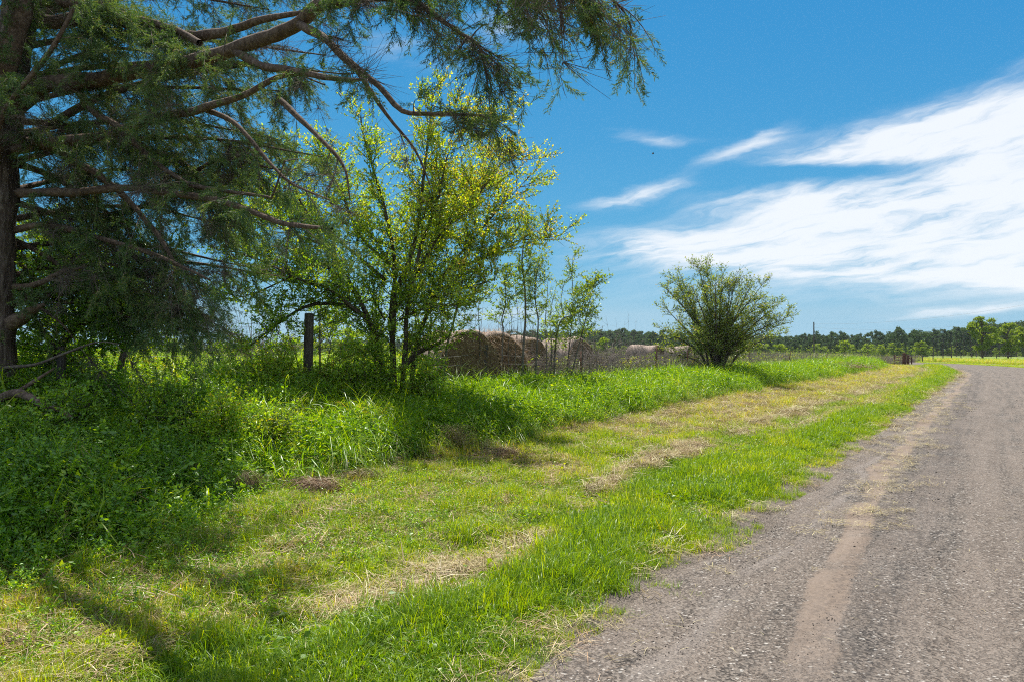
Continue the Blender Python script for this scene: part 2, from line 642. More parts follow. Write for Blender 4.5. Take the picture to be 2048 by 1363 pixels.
def make_ground_mat():
    m, g = mat_new('verge_ground')
    L, S = attr(g, 'L'), attr(g, 'S')
    pos = g.n('ShaderNodeNewGeometry').outputs['Position']
    n1 = g.noise(pos, 0.8, 6, 0.6)
    n2 = g.noise(pos, 6.0, 6, 0.65)
    n3 = g.noise(pos, 45.0, 5, 0.7)
    fine = g.noise(pos, 160.0, 4, 0.7)
    soil = g.ramp(n3, [(0.3, (0.035, 0.022, 0.013)), (0.5, (0.13, 0.08, 0.045)), (0.62, (0.22, 0.15, 0.085)), (0.75, (0.30, 0.22, 0.12))])
    green = g.ramp(n3, [(0.3, (0.03, 0.055, 0.008)), (0.55, (0.10, 0.16, 0.02)), (0.75, (0.20, 0.25, 0.05))])
    straw = g.ramp(g.noise(pos, 30.0, 5, 0.7, 1.0), [(0.3, (0.09, 0.06, 0.03)), (0.5, (0.27, 0.19, 0.10)), (0.7, (0.42, 0.32, 0.18))])
    field = g.ramp(g.m('ADD', g.m('MULTIPLY', g.noise(pos, 0.06, 5, 0.6), 0.7), g.m('MULTIPLY', g.noise(pos, 1.5, 5, 0.7), 0.3)),
                   [(0.33, (0.12, 0.18, 0.035)), (0.5, (0.17, 0.225, 0.05)), (0.62, (0.21, 0.22, 0.075)), (0.72, (0.24, 0.20, 0.10))])
    Ln = g.m('ADD', L, g.m('MULTIPLY', g.m('SUBTRACT', n1, 0.5), 1.2))
    col = g.mix(g.sstep(n2, 0.42, 0.6), soil, green)
    # mown, dried strip further along
    band = g.m('MULTIPLY', g.sstep(Ln, 1.7, 2.4), g.m('SUBTRACT', 1.0, g.sstep(Ln, 4.6, 5.4)))
    band = g.m('MULTIPLY', band, g.sstep(g.m('ADD', S, g.m('MULTIPLY', n1, 8.0)), 9.0, 24.0))
    col = g.mix(g.m('MULTIPLY', band, g.sstep(n2, 0.25, 0.55)), col, straw)
    grav = g.mix(g.sstep(g.noise(pos, 70.0, 4, 0.75), 0.4, 0.6), (0.07, 0.058, 0.05), (0.24, 0.20, 0.165))
    col = g.mix(g.m('SUBTRACT', 1.0, g.sstep(Ln, 0.1, 1.0)), col, grav)
    fld = g.m('MAXIMUM', g.sstep(L, 14.0, 30.0), g.m('SUBTRACT', 1.0, g.sstep(L, -40.0, -12.0)))
    dist = g.n('ShaderNodeVectorMath', operation='LENGTH')
    g.put(dist.inputs[0], pos)
    farg = g.m('MULTIPLY', g.sstep(dist.outputs['Value'], 18.0, 60.0), 0.8)
    col = g.mix(g.m('MULTIPLY', farg, g.m('SUBTRACT', 1.0, band)), col, field)
    col = g.mix(fld, col, field)
    nb = bump(g, g.m('ADD', g.m('MULTIPLY', n3, 0.6), g.m('MULTIPLY', fine, 0.4)), 0.9, 0.03)
    finish(g, principled(g, col, 0.95, 0.1, nb))
    return m


def make_road_mat():
    m, g = mat_new('gravel_road_surface')
    L, S = attr(g, 'L'), attr(g, 'S')
    pos = g.n('ShaderNodeNewGeometry').outputs['Position']
    w = g.m('SUBTRACT', g.noise(g.xyz(g.m('MULTIPLY', S, 0.25), g.m('MULTIPLY', L, 0.4), 1.0), 1.0, 4, 0.6), 0.5)
    Lw = g.m('ADD', L, g.m('MULTIPLY', w, 0.5))
    vor = g.n('ShaderNodeTexVoronoi', feature='F1')
    g.put(vor.inputs['Vector'], pos)
    vor.inputs['Scale'].default_value = 75.0
    vc = g.n('ShaderNodeSeparateColor')
    g.put(vc.inputs[0], vor.outputs['Color'])
    tan = g.ramp(g.noise(pos, 38.0, 4, 0.7), [(0.3, (0.14, 0.119, 0.101)), (0.5, (0.205, 0.176, 0.150)), (0.7, (0.28, 0.242, 0.207))])
    chip = g.ramp(vc.outputs[0], [(0.0, (0.028, 0.026, 0.025)), (0.5, (0.065, 0.058, 0.052)), (0.8, (0.10, 0.09, 0.08)), (0.93, (0.16, 0.14, 0.12)), (0.96, (0.45, 0.42, 0.38))])
    lot = g.noise(pos, 1.7, 5, 0.65)
    cover = g.m('SUBTRACT', g.m('ADD', g.m('MULTIPLY', vc.outputs[1], 0.75), g.m('MULTIPLY', g.noise(pos, 30.0, 4, 0.75), 0.55)), g.m('MULTIPLY', g.m('SUBTRACT', lot, 0.5), -0.9))
    stone = g.mix(g.sstep(cover, 0.50, 0.66), tan, chip)
    mott = g.noise(pos, 28.0, 5, 0.75)
    sand = g.ramp(g.noise(pos, 60.0, 5, 0.7), [(0.3, (0.17, 0.128, 0.098)), (0.55, (0.23, 0.178, 0.140)), (0.75, (0.29, 0.228, 0.183))])
    # sandy wheel tracks, worn lighter

    def track(c, hw, soft):
        d = g.m('ABSOLUTE', g.m('SUBTRACT', Lw, c))
        return g.m('SUBTRACT', 1.0, g.sstep(d, hw, hw + soft))
    stre = g.noise(g.xyz(g.m('MULTIPLY', S, 0.35), g.m('MULTIPLY', L, 5.0), 0.0), 1.0, 5, 0.65)
    patch = g.noise(pos, 1.1, 5, 0.65)
    Sc = g.m('MULTIPLY', g.m('SUBTRACT', 1.0, g.sstep(S, 3.0, 10.5)), 0.42)
    d1 = g.m('ABSOLUTE', g.m('ADD', g.m('ADD', Lw, 0.60), Sc))
    w1 = g.m('MULTIPLY_ADD', g.noise(pos, 9.0, 4, 0.7), 0.14, 0.0)
    tr1 = g.m('MULTIPLY', g.m('SUBTRACT', 1.0, g.sstep(g.m('SUBTRACT', d1, w1), 0.02, 0.13)), g.sstep(g.m('ADD', S, g.m('MULTIPLY', patch, 2.5)), 2.6, 6.4))
    t1 = g.m('MULTIPLY', tr1, g.m('MULTIPLY_ADD', g.sstep(patch, 0.30, 0.55), 0.6, 0.4))
    t2 = g.m('MULTIPLY', track(-1.75, 0.10, 0.5), 0.6)
    t3 = g.m('MULTIPLY', track(-3.4, 0.2, 0.6), 0.55)
    t4 = g.m('MULTIPLY', track(-4.9, 0.4, 0.5), 0.5)
    tr = g.m('MAXIMUM', g.m('MAXIMUM', t1, t2), g.m('MAXIMUM', t3, t4))
    fine = g.noise(pos, 120.0, 3, 0.7)
    base_sand = g.m('MULTIPLY', g.sstep(g.m('ADD', g.m('MULTIPLY', stre, 0.55), g.m('MULTIPLY', patch, 0.45)), 0.36, 0.6), 0.8)
    f = g.m('MAXIMUM', g.m('MULTIPLY', tr, g.sstep(g.m('ADD', g.m('MULTIPLY', fine, 0.6), g.m('MULTIPLY', tr, 0.35)), 0.42, 0.6)), g.m('MULTIPLY', base_sand, g.sstep(fine, 0.4, 0.6)))
    col = g.mix(f, stone, sand)
    # loose dark stone thrown between the tracks
    dk = g.m('MULTIPLY', track(-1.15, 0.10, 0.3), 0.45)
    col = g.mix(g.m('MULTIPLY', dk, g.sstep(mott, 0.4, 0.6)), col, (0.06, 0.054, 0.053))
    col = g.mix(g.m('MULTIPLY', g.sstep(stre, 0.40, 0.62), 0.35), g.mix(0.22, col, (0.03, 0.027, 0.025)), g.mix(0.35, col, (0.30, 0.26, 0.23)))
    ln = g.mix(g.m('MULTIPLY', g.m('MULTIPLY', track(-0.40, 0.025, 0.07), g.sstep(stre, 0.4, 0.6)), 0.3), col, (0.26, 0.23, 0.21))
    h = g.m('ADD', g.m('MULTIPLY', g.m('MULTIPLY', vor.outputs['Distance'], g.m('SUBTRACT', 1.0, f)), 1.0), g.m('MULTIPLY', fine, 0.6))
    nb = bump(g, h, 0.8, 0.012)
    finish(g, principled(g, ln, 0.95, 0.08, nb))
    return m


def make_bark(name, cols, scale=(10, 10, 2.0), bstr=0.9, bd=0.02):
    m, g = mat_new(name)
    co = g.n('ShaderNodeTexCoord').outputs['Object']
    v = g.vm('MULTIPLY', co, tuple(scale))
    n = g.noise(v, 3.0, 7, 0.7, 0.6)
    n2 = g.noise(co, 2.0, 4, 0.6)
    col = g.ramp(g.m('ADD', g.m('MULTIPLY', n, 0.75), g.m('MULTIPLY', n2, 0.25)), [(0.36, cols[0]), (0.5, cols[1]), (0.64, cols[2])])
    finish(g, principled(g, col, 0.92, 0.12, bump(g, n, bstr, bd)))
    return m


def simple_mat(name, c1, c2, scale=20, rough=0.8, spec=0.2, bd=0.005):
    m, g = mat_new(name)
    co = g.n('ShaderNodeTexCoord').outputs['Object']
    n = g.noise(co, scale, 5, 0.65)
    finish(g, principled(g, g.ramp(n, [(0.35, c1), (0.65, c2)]), rough, spec, bump(g, n, 0.5, bd)))
    return m


M = {}
M['ground'] = make_ground_mat()
M['road'] = make_road_mat()
M['stone_dark'] = simple_mat('dark_gravel', (0.04, 0.034, 0.029), (0.09, 0.077, 0.065), 60, 0.85, 0.2)
M['stone_mid'] = simple_mat('grey_gravel', (0.095, 0.078, 0.065), (0.175, 0.146, 0.122), 60, 0.9, 0.2)
M['stone_pale'] = simple_mat('pale_gravel', (0.19, 0.165, 0.145), (0.33, 0.29, 0.26), 60, 0.9, 0.2)
M['cedar_bark'] = make_bark('cedar_bark', [(0.03, 0.022, 0.018), (0.10, 0.075, 0.06), (0.22, 0.18, 0.15)], (9, 9, 1.2), 1.0, 0.03)
M['cedar_limb'] = make_bark('cedar_limb_bark', [(0.045, 0.03, 0.022), (0.115, 0.08, 0.058), (0.22, 0.165, 0.125)], (7, 7, 7), 0.9, 0.012)
M['twig'] = make_bark('twig_bark', [(0.07, 0.055, 0.045), (0.13, 0.105, 0.085), (0.21, 0.18, 0.15)], (8, 8, 8), 0.3, 0.004)
M['brown_bark'] = make_bark('smooth_brown_bark', [(0.03, 0.024, 0.018), (0.075, 0.06, 0.045), (0.15, 0.125, 0.1)], (9, 9, 3), 0.5, 0.008)
M['grey_bark'] = make_bark('grey_sapling_bark', [(0.05, 0.045, 0.038), (0.11, 0.1, 0.085), (0.2, 0.185, 0.16)], (9, 9, 4), 0.5, 0.006)
M['dead_stem'] = make_bark('dead_stem', [(0.11, 0.085, 0.07), (0.2, 0.165, 0.14), (0.32, 0.28, 0.24)], (9, 9, 9), 0.3, 0.003)
M['post_wood'] = make_bark('weathered_post_wood', [(0.03, 0.026, 0.022), (0.07, 0.06, 0.052), (0.14, 0.125, 0.11)], (20, 20, 1.5), 0.8, 0.01)
M['rust'] = simple_mat('rusty_steel', (0.05, 0.022, 0.014), (0.14, 0.06, 0.035), 30, 0.8, 0.3)
M['wire'] = simple_mat('galvanised_wire', (0.12, 0.11, 0.10), (0.25, 0.24, 0.23), 30, 0.6, 0.4)
M['bird'] = simple_mat('dark_feathers', (0.015, 0.015, 0.016), (0.03, 0.03, 0.03), 30)
M['cedar'] = leaf_mat('cedar_needles', [(0.0, (0.035, 0.09, 0.028)), (0.45, (0.08, 0.155, 0.04)), (0.8, (0.17, 0.23, 0.05)), (1.0, (0.28, 0.21, 0.085))], 0.42, 0.05, 0.5, (1.5, 1.4, 0.5))
M['leafy'] = leaf_mat('young_tree_leaves', [(0.0, (0.10, 0.24, 0.014)), (0.5, (0.27, 0.41, 0.02)), (0.82, (0.44, 0.49, 0.03)), (0.93, (0.45, 0.39, 0.06)), (1.0, (0.5, 0.36, 0.17))], 0.6, 0.05, 0.45, (1.7, 1.5, 0.3))
M['sapling_leaf'] = leaf_mat('sapling_leaves', [(0.0, (0.08, 0.17, 0.012)), (0.6, (0.18, 0.29, 0.018)), (1.0, (0.32, 0.36, 0.04))], 0.55, 0.05, 0.45, (1.7, 1.5, 0.3))
M['bush_leaf'] = leaf_mat('round_bush_leaves', [(0.0, (0.10, 0.17, 0.022)), (0.5, (0.22, 0.30, 0.034)), (0.85, (0.36, 0.40, 0.05)), (1.0, (0.42, 0.29, 0.12))], 0.5, 0.05, 0.4, (1.4, 1.35, 0.6))
M['under'] = leaf_mat('undergrowth_leaves', [(0.0, (0.08, 0.20, 0.012)), (0.55, (0.24, 0.43, 0.016)), (0.88, (0.38, 0.52, 0.025)), (1.0, (0.42, 0.36, 0.04))], 0.45, 0.05, 0.42, (1.7, 1.5, 0.25))
GR = [(0.0, (0.09, 0.19, 0.006)), (0.4, (0.20, 0.32, 0.008)), (0.7, (0.34, 0.41, 0.012)), (0.87, (0.40, 0.36, 0.05)), (1.0, (0.46, 0.35, 0.16))]
M['grass'] = leaf_mat('mown_grass_blades', GR, 0.5, 0.022, 0.4, (1.75, 1.5, 0.2))
M['tall'] = leaf_mat('tall_grass_blades', [(0.0, (0.055, 0.15, 0.006)), (0.45, (0.15, 0.30, 0.009)), (0.8, (0.31, 0.44, 0.015)), (0.95, (0.42, 0.42, 0.07)), (1.0, (0.42, 0.34, 0.16))], 0.5, 0.03, 0.35, (1.75, 1.5, 0.2))
M['straw'] = leaf_mat('dry_clippings', [(0.0, (0.12, 0.075, 0.03)), (0.35, (0.25, 0.18, 0.07)), (0.7, (0.40, 0.33, 0.15)), (1.0, (0.56, 0.49, 0.28))], 0.2, 0.03, 0.5, (1.0, 1.0, 0.9))
M['rust_straw'] = leaf_mat('red_brown_dry_grass', [(0.0, (0.17, 0.095, 0.05)), (0.6, (0.38, 0.24, 0.14)), (1.0, (0.60, 0.46, 0.31))], 0.2, 0.03, 0.5, (1.0, 1.0, 0.9))
M['pine'] = leaf_mat('pine_needles', [(0.0, (0.035, 0.07, 0.028)), (0.6, (0.065, 0.115, 0.042)), (1.0, (0.12, 0.17, 0.05))], 0.4, 0.02, 0.5, (1.2, 1.2, 0.6))
M['oak'] = leaf_mat('far_oak_leaves', [(0.0, (0.09, 0.15, 0.018)), (0.6, (0.19, 0.27, 0.026)), (1.0, (0.28, 0.34, 0.05))], 0.5, 0.02, 0.5, (1.5, 1.4, 0.5))
M['flower'] = simple_mat('yellow_petals', (0.75, 0.55, 0.02), (0.85, 0.7, 0.05), 10, 0.6)


def make_hay(name, pale, dark):
    m, g = mat_new(name)
    co = g.n('ShaderNodeTexCoord').outputs['Object']
    n = g.noise(g.vm('MULTIPLY', co, (6, 30, 30)), 2.0, 6, 0.7)
    n2 = g.noise(co, 1.6, 4, 0.6)
    c = g.ramp(g.m('ADD', g.m('MULTIPLY', n, 0.7), g.m('MULTIPLY', n2, 0.3)), [(0.34, dark), (0.5, tuple((a + b) / 2 for a, b in zip(pale, dark))), (0.66, pale)])
    finish(g, principled(g, c, 0.95, 0.1, bump(g, n, 1.0, 0.02)))
    return m


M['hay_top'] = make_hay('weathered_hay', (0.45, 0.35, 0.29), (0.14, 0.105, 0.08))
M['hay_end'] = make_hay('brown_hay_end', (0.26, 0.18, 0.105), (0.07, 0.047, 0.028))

# ------------------------------------------------------------------ ground and road


def spaced(lo, hi, d0, growth):
    out = [0.0]
    d = d0
    while out[-1] < hi:
        out.append(out[-1] + d)
        d *= growth
    neg = [0.0]
    d = d0
    while neg[-1] > lo:
        neg.append(neg[-1] - d)
        d *= growth
    return np.array(neg[::-1][:-1] + out)


gx = spaced(-1400, 1600, 0.22, 1.028)
gy = spaced(-60, 1600, 0.2, 1.022) + 6.0
gx = np.clip(gx, -1450, 1650)
gy = np.clip(gy, -80, 1650)
X, Y = np.meshgrid(gx, gy)
Lg, Sg = LS(X, Y)
Zg = Hls(X.ravel(), Y.ravel(), Lg, Sg)
nx, ny = len(gx), len(gy)
ii, jj = np.meshgrid(np.arange(nx - 1), np.arange(ny - 1))
k = (jj * nx + ii).ravel()
Q = np.stack([k, k + 1, k + nx + 1, k + nx], -1)
obj('ground', mesh_np('ground', np.stack([X.ravel(), Y.ravel(), Zg], -1), Q, M['ground'], smooth=True, attrs={'L': Lg, 'S': Sg}), kind='structure')

sl = np.concatenate([np.arange(-38, 30, 0.25), np.arange(30, 120, 0.6), np.arange(120, 600, 6)])
ll = np.concatenate([[-WROAD - 0.25, -WROAD], np.arange(-WROAD + 0.3, -0.3, 0.3), [-0.2, -0.08, 0.0, 0.1]])
SS, LL = np.meshgrid(sl, ll)
edge = (fbm(SS * 0.8, SS * 0 + 3.3, 4) - 0.5) * 0.7
LLw = LL + edge * sm(LL, -1.0, 0.0)
RX, RY = XY(LLw.ravel(), SS.ravel())
crown = 0.06 * (1 - ((LL + WROAD / 2) / (WROAD / 2)) ** 2)
RZ = np.clip(crown, -0.05, 1).ravel() - 0.01
RZ += 0.02 * (fbm(RX * 1.5, RY * 1.5) - 0.5)
RZ -= 0.018 * (np.exp(-((LL + 0.62) / 0.25) ** 2) + np.exp(-((LL + 1.9) / 0.35) ** 2)).ravel()
RZ[(LL >= 0.099).ravel()] -= 0.07
RZ[(LL <= -WROAD - 0.2).ravel()] -= 0.06
nS, nL = len(sl), len(ll)
ii, jj = np.meshgrid(np.arange(nS - 1), np.arange(nL - 1))
k = (jj * nS + ii).ravel()
obj('road', mesh_np('road', np.stack([RX, RY, RZ], -1), np.stack([k, k + nS, k + nS + 1, k + 1][::-1], -1), M['road'], smooth=True, attrs={'L': LL.ravel(), 'S': SS.ravel()}), kind='structure')


def road_z(L):
    return 0.06 * (1 - ((L + WROAD / 2) / (WROAD / 2)) ** 2) - 0.012


# ------------------------------------------------------------------ gravel


def stone_mesh(name, mat, seed):
    r = np.random.RandomState(seed)
    t = (1 + 5 ** 0.5) / 2
    V = unit(np.array([(-1, t, 0), (1, t, 0), (-1, -t, 0), (1, -t, 0), (0, -1, t), (0, 1, t), (0, -1, -t), (0, 1, -t), (t, 0, -1), (t, 0, 1), (-t, 0, -1), (-t, 0, 1)]))
    V = V * r.uniform(0.65, 1.1, (12, 1)) * np.array((1.0, 0.75, 0.55))
    Fc = np.array([(0, 11, 5), (0, 5, 1), (0, 1, 7), (0, 7, 10), (0, 10, 11), (1, 5, 9), (5, 11, 4), (11, 10, 2), (10, 7, 6), (7, 1, 8), (3, 9, 4), (3, 4, 2), (3, 2, 6), (3, 6, 8), (3, 8, 9), (4, 9, 5), (2, 4, 11), (6, 2, 10), (8, 6, 7), (9, 8, 1)])
    return mesh_np(name, V, Fc, mat)


stones = [stone_mesh('stone', m, i) for i, m in enumerate([M['stone_dark'], M['stone_dark'], M['stone_mid'], M['stone_mid'], M['stone_mid'], M['stone_pale']])]
n = 110000
S_ = 1.0 + 27 * rs.uniform(0, 1, n) ** 1.9
L_ = rs.uniform(-7.0, 0.35, n)
px_ = (XY(L_, S_)[0]) / np.maximum(XY(L_, S_)[1], 0.1)
keep = (px_ < 0.82) & (XY(L_, S_)[1] > 2.6)
Lw = L_
trk = np.exp(-((Lw + 0.62) / 0.16) ** 2) * (fbm(S_ * 0.35, L_ * 0 + 2, 3) > 0.42) + 0.65 * np.exp(-((Lw + 1.8) / 0.4) ** 2) + 0.5 * np.exp(-((Lw + 3.3) / 0.5) ** 2)
clump = fbm(S_ * 1.6, L_ * 2.2)
keep &= rs.uniform(0, 1, n) < np.clip(1.05 - trk, 0.06, 1) * sm(clump, 0.3, 0.75)
S_, L_ = S_[keep], L_[keep]
x_, y_ = XY(L_, S_)
n = len(x_)
sz = (0.0028 + 0.0035 * rs.uniform(0, 1, n) ** 2 + 0.008 * (rs.uniform(0, 1, n) > 0.988) * rs.uniform(0.5, 1, n)) * (1 + S_ / 30)
zr = road_z(L_) + 0.02 * (fbm(x_ * 1.5, y_ * 1.5) - 0.5)
zr -= 0.018 * (np.exp(-((L_ + 0.62) / 0.25) ** 2) + np.exp(-((L_ + 1.9) / 0.35) ** 2))
scatter('gravel', np.stack([x_, y_, zr + sz * 0.2], -1), rs.uniform(-0.5, 0.5, (n, 3)) + np.stack([np.zeros(n), np.zeros(n), rs.uniform(0, 6.28, n)], -1), sz,
        rs.choice(6, n, p=[0.24, 0.22, 0.2, 0.17, 0.12, 0.05]), stones, label='loose grey gravel scattered over the road', cat='gravel')
print('gravel', n)


# ------------------------------------------------------------------ grass sources
def src(name, mat, fn):
    a = Acc()
    fn(a)
    return a.mesh(name, mat)


mown_kinds = [src('tuft', M['grass'], lambda a, i=i: blades(a, 34, [0.055, 0.07, 0.09, 0.12][i], 0.55, 0.075, 0.45, [0.0035, 0.004, 0.004, 0.0045][i], 0.55, 3, (0.0, 0.62))) for i in range(4)]
mown_kinds += [src('tuft', M['grass'], lambda a: blades(a, 24, 0.045, 0.5, 0.08, 0.9, 0.004, 0.6, 2, (0.5, 1.0)))]


def clover(a):
    k = 26
    P = np.stack([rs.normal(0, 0.05, k), rs.normal(0, 0.05, k), rs.uniform(0.015, 0.05, k)], -1)
    leaves(a, P, rs.normal(size=(k, 3)) * np.array((1, 1, 0.3)), rs.uniform(0.015, 0.03, k), 0.8, 0.2, rs.uniform(0.0, 0.5, k))


mown_kinds += [src('tuft', M['grass'], clover)]


def clip_fn(a, nn=26, h=0.12, sp=0.09, w=0.0028):
    blades(a, nn, h, 0.6, sp, 0.5, w, 0.8, 3, (0, 1), flat=True, z0=0.01)
    a.V[-1][:, 2] += np.repeat(rs.uniform(0, 0.035, nn), 8)
    blades(a, 7, h * 0.5, 0.6, sp, 1.0, w, 0.8, 3, (0.3, 1))


clip_kinds = [src('clipping', M['straw'], clip_fn) for _ in range(4)]
far_clip_kinds = [src('clipping', M['straw'], lambda a: clip_fn(a, 30, 0.16, 0.2, 0.005)) for _ in range(3)]
red_clip_kinds = [src('clipping', M['rust_straw'], lambda a: clip_fn(a, 30, 0.13, 0.16, 0.0035)) for _ in range(3)]


def in_view(x, y, marg=0.12):
    y = np.maximum(y, 0.01)
    return (x / y < 0.75 + marg) & (x / y > -0.75 - marg) & (y > 2.4)


def green_f(L, S, x, y):
    """how green (against dry) the mown verge is"""
    n = fbm(x * 1.1 + 3, y * 1.1, 4)
    n2 = fbm(x * 5, y * 5 + 7, 2)
    near = sm(S, 8, 22)
    wl = 1.45 + 0.95 * sm(S, 3, 11)                         # windrow of pale clippings
    wind = np.exp(-((L - wl + (n - 0.5) * 0.8) / 0.22) ** 2) * sm(fbm(S * 0.5, S * 0 + 2, 3), 0.22, 0.5)
    wind2 = np.exp(-((L - 1.35 + (n - 0.5) * 0.9) / 0.25) ** 2) * sm(S, 11, 16) * 0.8
    dryband = sm(L, wl, wl + 0.7) * (1 - sm(L, 4.9, 5.5))
    dry = wind + wind2 + dryband * (0.42 + 0.72 * near) + 0.45 * sm(n, 0.48, 0.66)
    dry += 0.15 * sm(0.45 + (n - 0.5) * 1.5 - L, 0, 0.5)
    return np.clip(dry + (n2 - 0.5) * 0.5, 0, 1), wind + wind2


def region(nn, L0, L1, S0, S1, pw=1.0):
    S = S0 + (S1 - S0) * rs.uniform(0, 1, nn) ** pw
    L = rs.uniform(L0, L1, nn)
    x, y = XY(L, S)
    return x, y, L, S


def keepf(k, *a):
    return [v[k] for v in a]


# mown verge ---------------------------------------------------------
x_, y_, L_, S_ = region(170000, -0.45, 5.6, -5, 85, 2.3)
dry, wind = green_f(L_, S_, x_, y_)
edge = 0.14 + (fbm(x_ * 2.2, y_ * 2.2, 4) - 0.5) * 1.2
dens = sm(L_, edge - 0.25, edge + 0.5)
k = in_view(x_, y_) & (rs.uniform(0, 1, len(x_)) < dens * (1 - 0.62 * dry) * (1 - 0.75 * np.clip(wind, 0, 1)))
x_, y_, L_, S_, dry = keepf(k, x_, y_, L_, S_, dry)
n = len(x_)
z_ = H(x_, y_)
big = fbm(x_ * 2.3 + 40, y_ * 2.3, 3)
idx = np.clip((big * 4.6 - 0.8 + rs.uniform(-0.9, 0.9, n)).astype(int), 0, 3)
idx[rs.uniform(0, 1, n) < 0.12] = 4
idx[(rs.uniform(0, 1, n) < 0.16) & (L_ > 0.5)] = 5
tint = (dry - 0.35) * 0.5 + rs.uniform(-0.15, 0.2, n) + 0.08 * sm(fbm(x_ * 0.6, y_ * 0.6 + 50), 0.4, 0.7)
scl = rs.uniform(0.75, 1.35, n) * (1 + S_ / 45) * (0.55 + 0.45 * sm(L_, 0.0, 0.7)) * (1 + 0.45 * np.exp(-((L_ - 1.1) / 0.6) ** 2))
scatter('mown_grass', np.stack([x_, y_, z_ - 0.005], -1), np.stack([rs.normal(0, .12, n), rs.normal(0, .12, n), rs.uniform(0, 6.28, n)], -1), scl, idx, mown_kinds, tint,
        label='short mown green grass along the road verge', cat='grass')
print('mown', n)

# clippings ----------------------------------------------------------
x_, y_, L_, S_ = region(90000, -0.3, 5.8, -5, 80, 2.0)
dry, wind = green_f(L_, S_, x_, y_)
k = in_view(x_, y_) & (rs.uniform(0, 1, len(x_)) < np.clip(dry * 0.62 + wind * 0.6 + 0.03, 0, 1) * (0.25 + 0.75 * sm(L_, 0.3, 1.0)))
x_, y_, L_, S_, dry, wind = keepf(k, x_, y_, L_, S_, dry, wind)
n = len(x_)
z_ = H(x_, y_) + wind * 0.05 * rs.uniform(0, 1, n) + 0.01
isred = rs.uniform(0, 1, n) < 0.38 * sm(L_, 2.0, 3.2) + 0.12
farr = (S_ > 13)
idx = np.where(isred, 7 + rs.randint(0, 3, n), np.where(farr, 4 + rs.randint(0, 3, n), rs.randint(0, 4, n)))
scatter('dry_clippings', np.stack([x_, y_, z_], -1), np.stack([rs.normal(0, .15, n), rs.normal(0, .15, n), rs.uniform(0, 6.28, n)], -1),
        rs.uniform(0.7, 1.3, n) * (1 + S_ / 60), idx, clip_kinds + far_clip_kinds + red_clip_kinds, rs.uniform(-0.2, 0.2, n),
        label='pale dried grass clippings lying over the verge', cat='clippings')
print('clip', n)
x_, y_, L_, S_ = region(70000, 0.6, 4.2, 0, 70, 1.9)
dry, wind = green_f(L_, S_, x_, y_)
lump = sm(fbm(x_ * 2.6 + 7, y_ * 2.6, 3), 0.36, 0.6)
k = in_view(x_, y_) & (rs.uniform(0, 1, len(x_)) < sm(wind, 0.3, 0.9) * (0.12 + 0.5 * lump))
x_, y_, L_, S_, wind, lump = keepf(k, x_, y_, L_, S_, wind, lump)
n = len(x_)
scatter('mown_windrow', np.stack([x_, y_, H(x_, y_) + 0.01 + 0.05 * lump * sm(wind, 0.4, 1.0) * rs.uniform(0.1, 1, n)], -1), np.stack([rs.normal(0, .3, n), rs.normal(0, .3, n), rs.uniform(0, 6.28, n)], -1),
        rs.uniform(0.7, 1.3, n) * (1 + S_ / 60), np.where(rs.uniform(0, 1, n) < 0.25, 7 + rs.randint(0, 3, n), rs.randint(0, 7, n)), clip_kinds + far_clip_kinds + red_clip_kinds, rs.uniform(-0.15, 0.25, n),
        label='long ridges of raked dry grass running along the verge', cat='cut grass')
print('windrow', n)

STRAW_K = 0.3
# clippings blown onto the road's edge ----------------------------------
pts = []
for Sc, Lc, rS, rL, nn in [(7.4, -0.85, 0.30, 0.16, 60), (9.6, -0.75, 0.9, 0.2, 90), (11.8, -0.7, 1.2, 0.25, 140), (14.5, -0.6, 1.6, 0.25, 150), (18, -0.6, 2.2, 0.3, 150), (22, -0.7, 2.5, 0.3, 140), (27, -0.6, 3, 0.35, 120),
                           (35, -0.5, 5, 0.4, 90), (6, 0.0, 1.5, 0.3, 14), (2.6, -0.1, 0.9, 0.3, 10), (6.4, -0.7, 0.5, 0.15, 20), (44, -0.4, 5, 0.3, 50)]:
    nn = int(nn * STRAW_K)
    S_ = rs.normal(Sc, rS, nn)
    L_ = rs.normal(Lc, rL, nn)
    x, y = XY(L_, S_)
    pts.append(np.stack([x, y, road_z(L_) + 0.006 + 0.02 * np.clip(fbm(x * 4, y * 4) - 0.4, 0, 1)], -1))
pts = np.concatenate(pts)
n = len(pts)
scatter('road_straw', pts, np.stack([rs.normal(0, .05, n), rs.normal(0, .05, n), rs.uniform(0, 6.28, n)], -1), rs.uniform(0.35, 0.8, n) * (1 + pts[:, 1] / 50), rs.randint(0, 7, n), clip_kinds + far_clip_kinds, rs.uniform(0.0, 0.3, n),
        label='dry grass strewn on the edge of the gravel road', cat='straw')
strand = [src('strand', M['straw'], lambda a: blades(a, 1, 0.1, 0.3, 0.0, 0.3, 0.003, 0.8, 3, (0.5, 1), flat=True)) for _ in range(4)]
x, y, L_, S_ = region(450, -6, 0.2, 1.5, 12, 1.3)
k = in_view(x, y)
x, y, L_ = x[k], y[k], L_[k]
n = len(x)
scatter('straw_bits', np.stack([x, y, road_z(L_) + 0.006], -1), np.stack([np.zeros(n), np.zeros(n), rs.uniform(0, 6.28, n)], -1), rs.uniform(0.3, 1.1, n), rs.randint(0, 4, n), strand,
        label='single straws lying on the gravel road', cat='straw')

# tall grass on the bank ------------------------------------------------
def tall_fn(a, nn=34, h=0.5, lean=0.28, w=0.009, curl=1.1, v=(0.05, 0.8), sp=0.13):
    blades(a, nn, h, 0.45, sp, lean, w, curl, 4, v)


